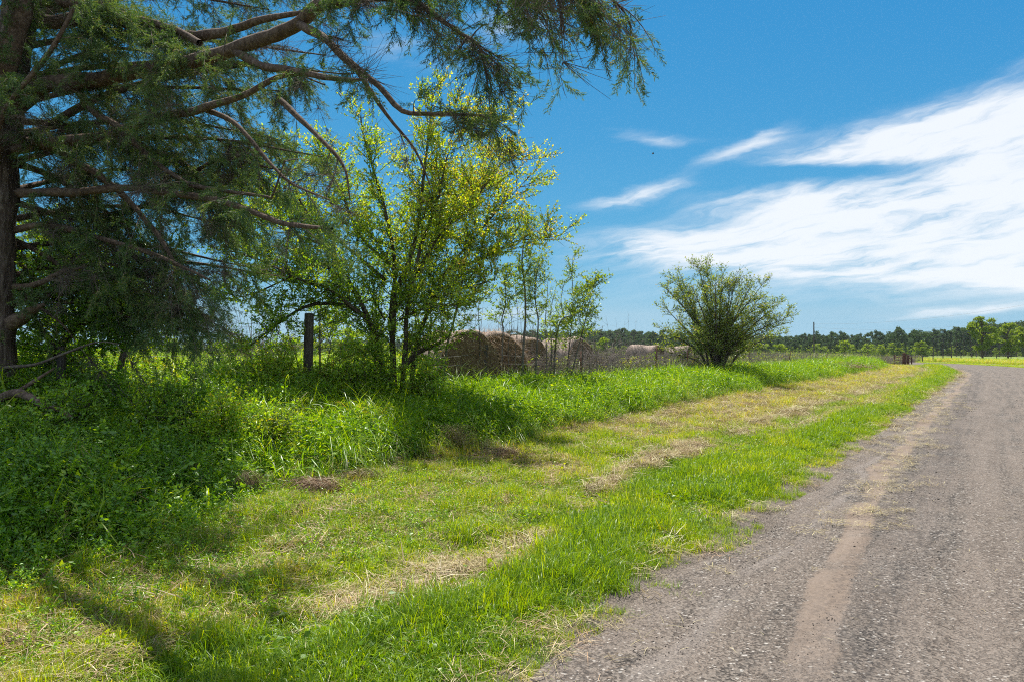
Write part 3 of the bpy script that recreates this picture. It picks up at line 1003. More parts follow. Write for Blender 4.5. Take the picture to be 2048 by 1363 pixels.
def weed_fn(a, h=0.45, ns=7, leaf=0.045, per=14, v=(0, 0.6), wid=0.42):
    for _ in range(ns):
        q = np.array((rs.normal(0, 0.06), rs.normal(0, 0.06), 0))
        d = unit(np.array((rs.normal(0, 0.3), rs.normal(0, 0.3), 1.0)))
        hh = h * rs.uniform(0.5, 1.1)
        t = np.linspace(0, 1, 5)[:, None]
        path = q + d * hh * t + np.array((rs.normal(0, 0.08), rs.normal(0, 0.08), 0)) * t ** 2
        tube(a, path, np.linspace(0.003, 0.001, 5), 3, 0.3)
        tt = rs.uniform(0.2, 1.0, per)
        P = np.stack([np.interp(tt, t[:, 0], path[:, c]) for c in range(3)], -1)
        D = rs.normal(size=(per, 3)) * np.array((1, 1, 0.35)) + np.array((0, 0, 0.25))
        leaves(a, P, D, leaf * rs.uniform(0.6, 1.3, per), wid, 0.3, rs.uniform(v[0], v[1], per))


tall_kinds = [src('tall_tuft', M['tall'], lambda a, i=i: tall_fn(a, 34, [0.48, 0.58, 0.7][i], [0.35, 0.28, 0.25][i], 0.010)) for i in range(3)]
tall_kinds += [src('tall_tuft', M['tall'], lambda a: weed_fn(a, 0.55, 7, 0.075, 14, (0, 0.8), 0.34)) for _ in range(2)]
tall_kinds += [src('tall_tuft', M['tall'], lambda a: (blades(a, 18, 0.55, 0.4, 0.12, 0.35, 0.020, 1.6, 5, (0.2, 1.0))))]
tall_kinds += [src('tall_tuft', M['straw'], lambda a: blades(a, 26, 0.4, 0.5, 0.12, 0.5, 0.005, 0.9, 3, (0.1, 0.9)))]
under_extra = [src('sprig', M['straw'], lambda a: blades(a, 10, 0.35, 0.5, 0.1, 0.6, 0.005, 1.0, 4, (0.1, 0.9))),
               src('sprig', M['tall'], lambda a: blades(a, 9, 0.5, 0.4, 0.08, 0.35, 0.012, 1.5, 5, (0.1, 0.9))),
               src('sprig', M['under'], lambda a: weed_fn(a, 0.45, 4, 0.055, 12, (0.2, 0.7), 0.6))]
under_kinds = [src('sprig', M['under'], lambda a, i=i: weed_fn(a, [0.22, 0.28, 0.34, 0.3, 0.2][i], 6, [0.024, 0.028, 0.032, 0.045, 0.020][i], [24, 26, 22, 16, 32][i], (0.0, 0.85), 0.5)) for i in range(5)]


def under_mask(L, S):
    lim = np.interp(S, [-10, 1, 3, 4, 5.5, 7, 9, 13, 40], [3.3, 3.3, 3.7, 4.1, 5.0, 6.6, 7.3, 7.9, 8.3])
    return lim


x_, y_, L_, S_ = region(52000, 4.0, 9.8, -3, 75, 1.55)
nz = fbm(x_ * 0.7, y_ * 0.7 + 3)
lim = 4.6 + (nz - 0.5) * 1.2 + 0.5 * sm(S_, 10, 20)
um = under_mask(L_, S_)
dens = sm(L_, lim, lim + 0.3) * np.where(L_ > um, np.where(S_ < 14, 0.18, 0.75), 1.0)
dens *= np.clip(1.0 - S_ / 110, 0.3, 1)
k = in_view(x_, y_, 0.2) & (rs.uniform(0, 1, len(x_)) < dens * 0.62)
x_, y_, L_, S_, nz, lim = keepf(k, x_, y_, L_, S_, nz, lim)
n = len(x_)
idx = rs.choice(7, n, p=[0.14, 0.15, 0.10, 0.2, 0.15, 0.22, 0.04])
edgeb = (L_ < lim + 0.5) & (rs.uniform(0, 1, n) < 0.45)
idx[edgeb] = 6
scl = rs.uniform(0.7, 1.15, n) * (0.55 + 0.45 * sm(L_, lim, lim + 0.9)) * (1 + S_ / 160)
scl *= 0.8 + 0.4 * fbm(x_ * 0.5 + 9, y_ * 0.5)
tint = rs.uniform(-0.12, 0.12, n) + 0.25 * sm(fbm(x_ * 0.8 + 20, y_ * 0.8), 0.55, 0.8)
scatter('tall_grass', np.stack([x_, y_, H(x_, y_)], -1), np.stack([rs.normal(0, .12, n), rs.normal(0, .12, n), rs.uniform(0, 6.28, n)], -1), scl, idx, tall_kinds, tint,
        label='tall bright green grass growing thickly on the bank', cat='tall grass')
print('tall', n)

x_, y_, L_, S_ = region(5200, 7.3, 9.6, 6, 60, 1.3)
k = in_view(x_, y_, 0.2) & (rs.uniform(0, 1, len(x_)) < 0.55 * (0.3 + fbm(x_ * 0.8, y_ * 0.8)))
x_, y_, S_ = x_[k], y_[k], S_[k]
n = len(x_)
scatter('fence_weeds', np.stack([x_, y_, H(x_, y_)], -1), np.stack([rs.normal(0, .15, n), rs.normal(0, .15, n), rs.uniform(0, 6.28, n)], -1), rs.uniform(0.8, 1.25, n), rs.choice(7, n, p=[0.1, 0.1, 0.05, 0.32, 0.28, 0.1, 0.05]), tall_kinds, rs.uniform(-0.15, 0.2, n),
        label='leafy weeds growing up along the foot of the field fence', cat='weeds')

# undergrowth at the left ---------------------------------------------


def mound(x, y, L, S):
    um = under_mask(L, S)
    e = sm(L, um, um + 1.3)
    far = sm(S, 5, 11)
    return e * (0.20 + 0.62 * fbm(x * 0.75 + 2, y * 0.75 + 8, 3) * (1 - 0.35 * far)) + 0.42 * e * sm(L, 6.8, 8.6) * (1 - sm(L, 9.5, 11.5)) * (0.6 + 0.8 * vnoise(x * 1.1, y * 1.1))


x_, y_, L_, S_ = region(90000, 3.2, 12.5, -5, 15, 1.0)
um = under_mask(L_, S_)
h = mound(x_, y_, L_, S_)
e = sm(L_, um, um + 0.4)
k = in_view(x_, y_, 0.25) & (rs.uniform(0, 1, len(x_)) < e * 0.30 * (1 - 0.6 * sm(L_, 9.5, 12)))
x_, y_, L_, S_, h = keepf(k, x_, y_, L_, S_, h)
n = len(x_)
zz = H(x_, y_) + h * rs.uniform(0.15, 1.0, n) ** 0.6
idx = np.clip((fbm(x_ * 0.9 + 60, y_ * 0.9) * 7 - 1 + rs.uniform(-1.2, 1.2, n)).astype(int), 0, 4)
r_ = rs.uniform(0, 1, n)
idx = np.where(r_ < 0.035, 5, np.where(r_ < 0.12, 6, np.where(r_ < 0.2, 7, idx)))
tint = rs.uniform(-0.2, 0.2, n) + 0.6 * (fbm(x_ * 0.7 + 70, y_ * 0.7, 3) - 0.5)
scatter('undergrowth', np.stack([x_, y_, zz - 0.12], -1), np.stack([rs.normal(0, .45, n), rs.normal(0, .45, n), rs.uniform(0, 6.28, n)], -1), rs.uniform(0.7, 1.2, n), idx, under_kinds + under_extra, tint,
        label='tangled leafy green undergrowth covering the bank under the cedar', cat='undergrowth')
print('under', n)

# weeds and grass creeping out at the foot of the undergrowth
x_, y_, L_, S_ = region(14000, 1.3, 5.0, -4, 7, 1.0)
k = in_view(x_, y_, 0.2) & (rs.uniform(0, 1, len(x_)) < sm(L_, 1.5, 3.4) * 0.6 * (1 - sm(S_, 4.5, 7) * 0.7))
x_, y_ = x_[k], y_[k]
n = len(x_)
low_kinds = under_kinds + [src('blade_tuft', M['tall'], lambda a: blades(a, 12, 0.22, 0.5, 0.06, 0.5, 0.007, 1.2, 4, (0.1, 0.8))) for _ in range(2)]
scatter('low_weeds', np.stack([x_, y_, H(x_, y_) - 0.02], -1), np.stack([rs.normal(0, .3, n), rs.normal(0, .3, n), rs.uniform(0, 6.28, n)], -1), rs.uniform(0.3, 0.75, n), rs.choice(7, n, p=[.1, .1, .1, .08, .16, .23, .23]), low_kinds, rs.uniform(-0.1, 0.2, n),
        label='low weeds and grass at the foot of the undergrowth', cat='weeds')

# field beyond the fence --------------------------------------------
field_kinds = [src('field_tuft', M['tall'], lambda a: blades(a, 40, 0.38, 0.5, 0.3, 0.25, 0.014, 0.7, 3, (0.3, 0.95))) for _ in range(3)]
field_kinds += [src('field_tuft', M['tall'], lambda a: weed_fn(a, 0.5, 8, 0.07, 10, (0.2, 0.8)))]
nn = 60000
yy = 11 + 120 * rs.uniform(0, 1, nn) ** 1.7
xx = yy * rs.uniform(-0.85, 0.62, nn)
L_, S_ = LS(xx, yy)
k = (L_ > 9) & (rs.uniform(0, 1, nn) < 0.62)
xx, yy, L_ = xx[k], yy[k], L_[k]
n = len(xx)
scatter('field_grass', np.stack([xx, yy, H(xx, yy)], -1), np.stack([rs.normal(0, .1, n), rs.normal(0, .1, n), rs.uniform(0, 6.28, n)], -1), rs.uniform(0.7, 1.3, n) * (1 + yy / 90), rs.choice(4, n, p=[.3, .3, .25, .15]), field_kinds,
        rs.uniform(-0.05, 0.15, n) + 0.5 * (fbm(xx * 0.08, yy * 0.08) - 0.45), label='pale green meadow grass filling the field behind the fence', cat='meadow grass')
print('field', n)

# grass beyond the road's bend ------------------------------------------
nn = 9000
L_ = -WROAD - 0.3 - 16 * rs.uniform(0, 1, nn) ** 1.3
S_ = rs.uniform(40, 170, nn)
xx, yy = XY(L_, S_)
k = (xx / yy < 0.85)
xx, yy, L_ = xx[k], yy[k], L_[k]
n = len(xx)
scatter('far_verge_grass', np.stack([xx, yy, H(xx, yy)], -1), np.stack([rs.normal(0, .1, n), rs.normal(0, .1, n), rs.uniform(0, 6.28, n)], -1), rs.uniform(0.6, 1.1, n) * 1.3 * np.where(L_ > -12, 0.35, 1.0), rs.choice(4, n, p=[.3, .3, .25, .15]), field_kinds,
        rs.uniform(0.0, 0.3, n) + np.where((L_ < -12.5) & (L_ > -17), 0.2, 0), label='rough grass on the far verge beyond the bend', cat='verge grass')

# yellow flowers in the mown grass ---------------------------------------
fl = []
for i in range(2):
    a = Acc()
    for q in range(5):
        an = q * 2 * math.pi / 5
        leaves(a, np.array([[0, 0, 0.0]]), np.array([[math.cos(an), math.sin(an), 0.25]]), 0.008, 0.8, 0.1, np.array([0.5]))
    fl.append(a.mesh('blossom', M['flower']))
x, y, L_, S_ = region(900, 0.5, 3.2, 1, 14, 1.2)
k = in_view(x, y) & (fbm(x * 1.1, y * 1.1 + 30) > 0.48)
x, y = x[k], y[k]
n = len(x)
scatter('yellow_flowers', np.stack([x, y, H(x, y) + rs.uniform(0.05, 0.11, n)], -1), rs.uniform(-0.4, 0.4, (n, 3)), rs.uniform(0.8, 1.4, n), rs.randint(0, 2, n), fl,
        label='tiny yellow flowers dotted through the mown grass', cat='flowers')

# ------------------------------------------------------------------ the cedar at the left
TREE_LOC = at(6, 930, 8.6)
TREE_LOC[2] = ground(TREE_LOC[0], TREE_LOC[1])


def spray_mesh(seed, dens=1.0):
    """one drooping spray of cedar foliage, growing along +Z"""
    r = np.random.RandomState(seed)
    V, T, A = [], [], []

    def tri(a, b, w, v):
        d = unit(b - a)
        s_ = unit(np.cross(d, unit(r.normal(size=3)))) * w
        k = len(V)
        V.extend([a - s_, a + s_, b])
        T.append((k, k + 1, k + 2))
        A.extend([v] * 3)
    Lr = r.uniform(0.20, 0.30)
    bend = r.normal(0, 0.25, 2)

    def ax(t):
        return np.array((bend[0] * t * t * Lr * 0.6, bend[1] * t * t * Lr * 0.6, t * Lr))
    tri(ax(0), ax(1), 0.002, 0.9)
    for t in np.arange(0.08, 1.0, 0.05 / dens):
        an = r.uniform(0, 6.28)
        d = unit(np.array((math.cos(an) * 0.62, math.sin(an) * 0.62, r.uniform(0.6, 1.1))))
        ln = 0.075 * (1.05 - 0.55 * t) * r.uniform(0.5, 1.3)
        a = ax(t)
        b = a + d * ln
        v0 = r.uniform(0, 0.75)
        tri(a, b, 0.0022, v0)
        for q in np.arange(0.15, 1.02, 0.2):
            p0 = a + (b - a) * q
            for _ in range(2):
                e = unit(d + r.normal(0, 0.55, 3))
                tri(p0, p0 + e * 0.024 * r.uniform(0.6, 1.3), 0.0025, min(1, max(0, v0 + r.uniform(-0.15, 0.15))))
    return mesh_np('spray', np.array(V), np.array(T), M['cedar'], np.array(A))


spray_kinds = [spray_mesh(100 + i) for i in range(7)]
bare_kinds = []
for i in range(3):
    a = Acc()
    for q in range(10):
        d = unit(rs.normal(size=3) * np.array((0.6, 0.6, 0.5)) + np.array((0, 0, 0.7)))
        t = np.linspace(0, 1, 4)[:, None]
        tube(a, d * t * rs.uniform(0.12, 0.34) + rs.normal(0, 0.02, 3) * t ** 2, np.linspace(0.002, 0.0008, 4), 3)
    bare_kinds.append(a.mesh('bare_twig', M['twig']))

cedar = thing('cedar_tree', 'large dark cedar with rough bark and drooping boughs at the left edge', 'tree', TREE_LOC)


def W2L(P, o):
    return np.asarray(P) - np.asarray(o)


def ppath(pp):
    return np.array([at(*q) for q in pp])


def bark_tube(name, path, rad, mat, parent, sides=16, amp=0.12, origin=TREE_LOC, step=0.12, flare=0.0):
    P = resample(W2L(path, origin), step)
    tt = np.linspace(0, 1, len(P))
    R = np.interp(tt, np.linspace(0, 1, len(rad)), rad)
    wv = np.cumsum(np.r_[0, np.linalg.norm(np.diff(P, axis=0), axis=1)])
    for c_ in range(3):
        sd = rs.uniform(0, 90)
        P[:, c_] += (fbm(wv * 2.2 + sd, wv * 0 + c_ * 7.3, 3) - 0.5) * 0.35 * np.minimum(R, 0.06) * 2.2 * np.minimum(1, tt * 8)
    R = R * (1 + 0.28 * (fbm(wv * 5 + 3, wv * 0 + 2.2, 2) - 0.5))
    if flare:
        R = R * (1 + flare * np.exp(-tt * 9))
    a = Acc()
    T = tube(a, P, R, sides)
    V = a.V[0]
    nn = len(P)
    ang = np.tile(np.arange(sides), nn) / sides * 6
    al = np.repeat(np.cumsum(np.r_[0, np.linalg.norm(np.diff(P, axis=0), axis=1)]), sides)
    rid = (fbm(np.abs(np.sin(ang * 0.5236)) * 6 + 3, al * 1.6, 4) - 0.5) * 2
    C0 = np.repeat(P, sides, 0)
    a.V[0] = C0 + (V - C0) * (1 + amp * rid)[:, None]
    o = obj(name, a.mesh(name, mat, smooth=True), parent)
    return P, R


trunk_path = [TREE_LOC + np.array((-0.02, 0, -0.3)), at(-2, 840, 8.6), at(2, 700, 8.6), at(-2, 560, 8.55), at(2, 420, 8.5), at(12, 280, 8.5), at(28, 130, 8.45), at(42, -20, 8.4), at(55, -260, 8.3), at(60, -600, 8.3), at(62, -800, 8.3)]
bark_tube('trunk', trunk_path, [0.20, 0.165, 0.16, 0.16, 0.165, 0.18, 0.17, 0.14, 0.1, 0.05], M['cedar_bark'], cedar, 28, 0.16, step=0.06, flare=0.25)
boughs = []   # (points local, radii) used for the foliage


def bough(pp, rad, label=None, sides=9, foliage=1.0, mat='cedar_limb'):
    if 18 < pp[0][0] < 115 and pp[0][2] > 8.0:
        pp = [(10, pp[0][1] + 12, 8.5)] + list(pp)
        rad = [rad[0] * 1.15] + list(rad)
    pp = [(a_ + rs.normal(0, 4) * (0 < i_ < len(pp) - 1), b_ + rs.normal(0, 5) * (0 < i_ < len(pp) - 1), c_) for i_, (a_, b_, c_) in enumerate(pp)]
    pp = [(a_, b_, c_ - float(np.interp(a_, [300, 500, 700, 1000, 1215], [0, 0.9, 1.95, 2.6, 2.75]))) for a_, b_, c_ in pp]
    if pp[0][1] > 430:
        foliage *= 0.62
    path = ppath(pp)
    P, R = bark_tube('branch', path, rad, M[mat], cedar, sides, 0.10, step=0.09)
    boughs.append((P, R, foliage))


bough([(-25, 330, 8.1), (-5, 230, 8.0), (22, 110, 7.9), (50, 0, 7.8), (85, -160, 7.7), (120, -420, 7.6)], [0.13, 0.135, 0.13, 0.12, 0.09, 0.04], foliage=0.6)
bough([(30, 215, 8.4), (90, 175, 8.2), (140, 160, 8.1), (300, 137, 7.9), (410, 112, 7.8), (500, 90, 7.7), (590, 55, 7.6), (650, 8, 7.5), (760, -22, 7.4), (900, -45, 7.2), (1050, -60, 7.0), (1150, -50, 6.9), (1215, -15, 6.8)],
      [0.10, 0.095, 0.085, 0.08, 0.075, 0.07, 0.065, 0.06, 0.05, 0.04, 0.03, 0.02, 0.01])
bough([(660, 8, 7.5), (740, -5, 7.4), (820, 2, 7.35), (880, 38, 7.3), (930, 70, 7.25), (955, 100, 7.2), (970, 140, 7.2)], [0.05, 0.045, 0.035, 0.025, 0.018, 0.012, 0.006], foliage=1.1)
bough([(50, 42, 8.4), (120, 34, 8.3), (200, 42, 8.2), (320, 62, 8.1), (420, 66, 8.1), (520, 40, 8.0), (640, 20, 8.0)], [0.085, 0.075, 0.07, 0.06, 0.045, 0.03, 0.015])
bough([(60, 6, 8.2), (180, 16, 8.0), (290, 42, 7.9), (350, 64, 7.85), (400, 86, 7.8)], [0.055, 0.05, 0.045, 0.04, 0.035], foliage=0.7)
bough([(25, 292, 8.5), (90, 292, 8.3), (190, 278, 8.1), (290, 250, 7.9), (380, 222, 7.8), (480, 182, 7.7), (560, 158, 7.7), (640, 150, 7.6)], [0.07, 0.062, 0.055, 0.048, 0.04, 0.03, 0.022, 0.012])
bough([(470, 102, 7.7), (520, 128, 7.6), (570, 146, 7.5), (650, 160, 7.5), (720, 165, 7.4), (740, 150, 7.4)], [0.045, 0.04, 0.035, 0.03, 0.02, 0.01], foliage=0.6)
bough([(600, 50, 7.5), (655, 75, 7.4), (700, 120, 7.3), (755, 175, 7.2), (800, 215, 7.15), (870, 235, 7.1), (985, 232, 7.0)], [0.04, 0.036, 0.032, 0.026, 0.02, 0.014, 0.006], foliage=0.75)
bough([(150, 175, 8.2), (190, 220, 8.1), (245, 258, 8.0), (300, 320, 7.9), (380, 370, 7.9)], [0.045, 0.045, 0.035, 0.03, 0.015])
bough([(110, 290, 8.3), (150, 320, 8.3), (200, 350, 8.3), (280, 420, 8.3), (340, 520, 8.3), (360, 600, 8.3)], [0.05, 0.045, 0.04, 0.03, 0.022, 0.01])
bough([(20, 392, 8.6), (90, 386, 8.3), (170, 380, 8.1), (260, 375, 8.0), (350, 382, 7.9), (430, 402, 7.8), (500, 420, 7.7), (570, 446, 7.6), (665, 458, 7.5)], [0.055, 0.05, 0.045, 0.042, 0.04, 0.035, 0.03, 0.024, 0.01], foliage=0.5)
bough([(380, 372, 8.0), (460, 385, 7.9), (530, 398, 7.8), (545, 385, 7.8), (570, 320, 7.8)], [0.025, 0.022, 0.018, 0.012, 0.006], foliage=0.5)
bough([(20, 460, 8.6), (100, 462, 8.4), (220, 478, 8.2), (330, 520, 8.1), (420, 560, 8.0)], [0.04, 0.035, 0.028, 0.02, 0.008])
bough([(10, 575, 8.6), (70, 570, 8.5), (140, 545, 8.4), (220, 530, 8.3), (310, 560, 8.2)], [0.045, 0.035, 0.028, 0.02, 0.008], foliage=0.8)
bough([(5, 655, 8.6), (35, 640, 8.5), (65, 615, 8.4), (90, 608, 8.4)], [0.10, 0.085, 0.06, 0.02], foliage=0.2)
bough([(8, 735, 8.5), (70, 726, 8.3), (130, 706, 8.2), (190, 690, 8.1), (240, 688, 8.0)], [0.022, 0.019, 0.016, 0.012, 0.006], foliage=0.0, mat='twig')
bough([(-20, 300, 7.6), (10, 230, 7.5), (55, 165, 7.4), (105, 95, 7.4), (140, 40, 7.4), (165, -20, 7.4)], [0.03, 0.028, 0.026, 0.026, 0.022, 0.015], foliage=0.4)
bough([(30, 60, 8.6), (200, -30, 9.2), (420, -60, 9.8), (600, -40, 10.2)], [0.06, 0.05, 0.03, 0.01])
bough([(560, 200, 7.9), (620, 250, 7.9), (680, 330, 7.9), (700, 400, 7.9)], [0.03, 0.026, 0.018, 0.006], foliage=0.45)
bough([(400, 215, 7.9), (470, 260, 7.9), (540, 330, 7.9), (590, 370, 7.9), (660, 400, 7.9)], [0.03, 0.026, 0.02, 0.014, 0.006], foliage=0.6)
bough([(700, 120, 7.6), (770, 230, 7.7), (830, 300, 7.8), (860, 370, 7.8)], [0.02, 0.017, 0.012, 0.006], foliage=0.4)
bough([(60, 270, 8.9), (200, 190, 9.2), (350, 150, 9.5), (520, 130, 9.8), (650, 170, 9.9)], [0.05, 0.045, 0.04, 0.02, 0.01], foliage=0.8)
bough([(30, 400, 8.9), (160, 440, 9.1), (300, 400, 9.3), (430, 330, 9.5), (560, 340, 9.6)], [0.04, 0.035, 0.03, 0.02, 0.01], foliage=0.8)
bough([(20, 520, 8.9), (120, 600, 9.1), (230, 590, 9.3), (330, 630, 9.4), (400, 660, 9.5)], [0.035, 0.03, 0.02, 0.015, 0.008], foliage=0.7)
bough([(900, -45, 7.2), (980, -25, 7.2), (1060, 0, 7.2), (1090, 30, 7.2), (1105, 70, 7.2)], [0.016, 0.014, 0.01, 0.006, 0.003], foliage=1.9)
bough([(1060, -60, 7.0), (1150, -40, 7.0), (1215, -10, 7.0), (1250, 25, 7.0), (1265, 60, 7.0)], [0.016, 0.012, 0.009, 0.006, 0.003], foliage=2.0)
bough([(1000, -62, 7.0), (1090, -60, 6.6), (1150, -20, 6.6), (1180, 20, 6.6)], [0.016, 0.012, 0.007, 0.003], foliage=1.7)
bough([(40, 180, 8.7), (130, 120, 8.9), (220, 95, 9.1), (330, 110, 9.2)], [0.04, 0.03, 0.02, 0.008])
bough([(40, 330, 8.7), (110, 350, 8.8), (190, 400, 8.9), (260, 460, 8.9)], [0.04, 0.03, 0.02, 0.008])
bough([(20, 480, 8.7), (80, 500, 8.8), (160, 560, 8.9), (240, 620, 8.9), (300, 640, 8.9)], [0.035, 0.03, 0.02, 0.012, 0.006])
bough([(250, 500, 8.6), (300, 540, 8.6), (340, 590, 8.7), (390, 640, 8.7)], [0.02, 0.016, 0.012, 0.006], foliage=1.4)
bough([(40, 240, 8.9), (130, 250, 9.1), (250, 300, 9.3), (360, 330, 9.4), (450, 420, 9.4)], [0.04, 0.032, 0.026, 0.015, 0.006])
bough([(20, 560, 8.8), (70, 600, 8.8), (120, 640, 8.8), (150, 680, 8.8)], [0.03, 0.024, 0.015, 0.006], foliage=0.8)
# the far side of the crown
for i in range(12):
    py0 = -40 + 680 * (i + 0.5) / 12
    ex = rs.uniform(300, 560) if py0 > 330 else rs.uniform(420, 760)
    dd = rs.uniform(0.5, 1.9)
    dr = rs.uniform(-60, 50)
    bough([(10, py0, 8.6), (10 + ex * 0.3, py0 - 25 + dr * 0.2, 8.7 + dd * 0.5), (10 + ex * 0.62, py0 - 20 + dr * 0.6, 8.8 + dd * 0.8), (10 + ex, py0 + 25 + dr, 8.8 + dd)], [0.04, 0.032, 0.02, 0.007], foliage=0.6)
# boughs of the upper tree, above the picture
for i in range(7):
    hgt = rs.uniform(5.6, 9.6)
    an = rs.uniform(1.0, 3.6)
    ln = rs.uniform(1.6, 3.6) * (1.25 - hgt / 14)
    p0 = np.array((TREE_LOC[0] + 0.25, TREE_LOC[1] - 0.25, hgt))
    d = np.array((math.cos(an), math.sin(an), 0.12))
    path = [p0, p0 + d * ln * 0.4 + np.array((0, 0, 0.1)), p0 + d * ln * 0.75, p0 + d * ln + np.array((0, 0, -0.3))]
    P, R = bark_tube('branch', path, [0.06, 0.045, 0.03, 0.01], M['cedar_limb'], cedar, 7, 0.1, step=0.2)
    boughs.append((P, R, 0.4))

tw = Acc()
SP, SR, SS_, SI = [], [], [], []
BP, BR, BS = [], [], []


def euler_to(D):
    D = unit(D)
    th = np.arccos(np.clip(D[:, 2], -1, 1))
    ph = np.arctan2(D[:, 1], D[:, 0])
    return np.stack([np.zeros(len(D)), th, ph], -1)


for P, R, fo in boughs:
    seg = np.linalg.norm(np.diff(P, axis=0), axis=1)
    cum = np.r_[0, np.cumsum(seg)]
    tot = cum[-1]
    Tn = unit(np.gradient(P, axis=0))
    nb = int(tot * 38 * fo) + 3
    for _ in range(nb):
        q = rs.uniform(0.05, 1.0) ** 0.9
        s0 = q * tot
        p0 = np.array([np.interp(s0, cum, P[:, c]) for c in range(3)])
        if rs.uniform() > 0.62 + 1.9 * (fbm(p0[0] * 2.0 + 4, p0[2] * 2.0 + p0[1] * 0.9, 2) - 0.5):
            continue
        t0 = np.array([np.interp(s0, cum, Tn[:, c]) for c in range(3)])
        side = unit(np.cross(t0, (0, 0, 1)))
        an = rs.uniform(-math.pi, math.pi)
        d = unit(t0 * rs.uniform(0.2, 0.9) + side * math.sin(an) * rs.uniform(0.3, 0.9) + np.array((0, 0, 1)) * (math.cos(an) * 0.35 - 0.15))
        right = min(1.0, max(0.0, (p0[0] + TREE_LOC[0] + 2.6) / 1.6))
        ln = rs.uniform(0.3, 0.8) * (0.75 + 0.5 * (1 - abs(q - 0.5))) * (1 - 0.5 * right)
        t = np.linspace(0, 1, 6)[:, None]
        path = p0 + d * ln * t + np.array((0, 0, -1)) * ln * rs.uniform(0.1, 0.55) * t ** 2 + rs.normal(0, 0.05, 3) * t ** 2
        # foliage is bunched, with gaps along the sun's path, so light falls through in shafts
        mid = path[3] + TREE_LOC
        tz = (mid[2] - 0.3) / math.tan(SUN_EL)
        mx, my = mid[0] - tz * math.sin(SUN_AZ), mid[1] - tz * math.cos(SUN_AZ)
        mL = float(LS([mx], [my])[0][0])
        if my > 3.1 and fbm(np.array([mx * 1.6 + 11]), np.array([my * 1.6 + 3]), 2)[0] < (0.68 if mL < 3.6 else 0.50) and rs.uniform() < (0.96 if mL < 3.6 else 0.8):
            continue
        r0 = rs.uniform(0.003, 0.007)
        tube(tw, path, np.linspace(r0, 0.0015, 6), 4)
        bare = rs.uniform() < 0.22 or fo == 0.0
        ks = int(ln / 0.075 * rs.uniform(0.7, 1.3)) + 2
        tt = rs.uniform(0.12, 1.0, ks)
        pp_ = np.stack([np.interp(tt, t[:, 0], path[:, c]) for c in range(3)], -1)
        tg = unit(path[-1] - path[0])
        D = tg * 0.6 + rs.normal(0, 0.5, (ks, 3)) + np.array((0, 0, -0.34))
        if bare:
            BP.append(pp_)
            BR.append(euler_to(tg * 0.6 + rs.normal(0, 0.45, (ks, 3)) + np.array((0, 0, -0.2))))
            BS.append(rs.uniform(0.6, 1.2, ks))
        else:
            SP.append(pp_)
            SR.append(euler_to(D))
            SS_.append(rs.uniform(0.6, 1.15, ks) * (0.66 + 0.34 * min(1.0, max(0.0, (-0.5 - P[-1][0] - TREE_LOC[0]) / 1.5 + 1.0))))
obj('branchlets', tw.mesh('branchlets', M['twig']), cedar, kind='stuff')
SP, SR, SS_ = np.concatenate(SP), np.concatenate(SR), np.concatenate(SS_)
n = len(SP)
print('cedar sprays', n)
# clumps: some sprays older and browner
tn = 0.45 * (fbm(SP[:, 0] * 1.6 + 9, SP[:, 2] * 1.6 + 4) - 0.5) + rs.uniform(-0.1, 0.1, n)
scatter('foliage', SP, SR, SS_, rs.randint(0, 7, n), spray_kinds, tn, parent=cedar)
BP, BR, BS = np.concatenate(BP), np.concatenate(BR), np.concatenate(BS)
scatter('bare_twigs', BP, BR, BS, rs.randint(0, 3, len(BP)), bare_kinds, parent=cedar)


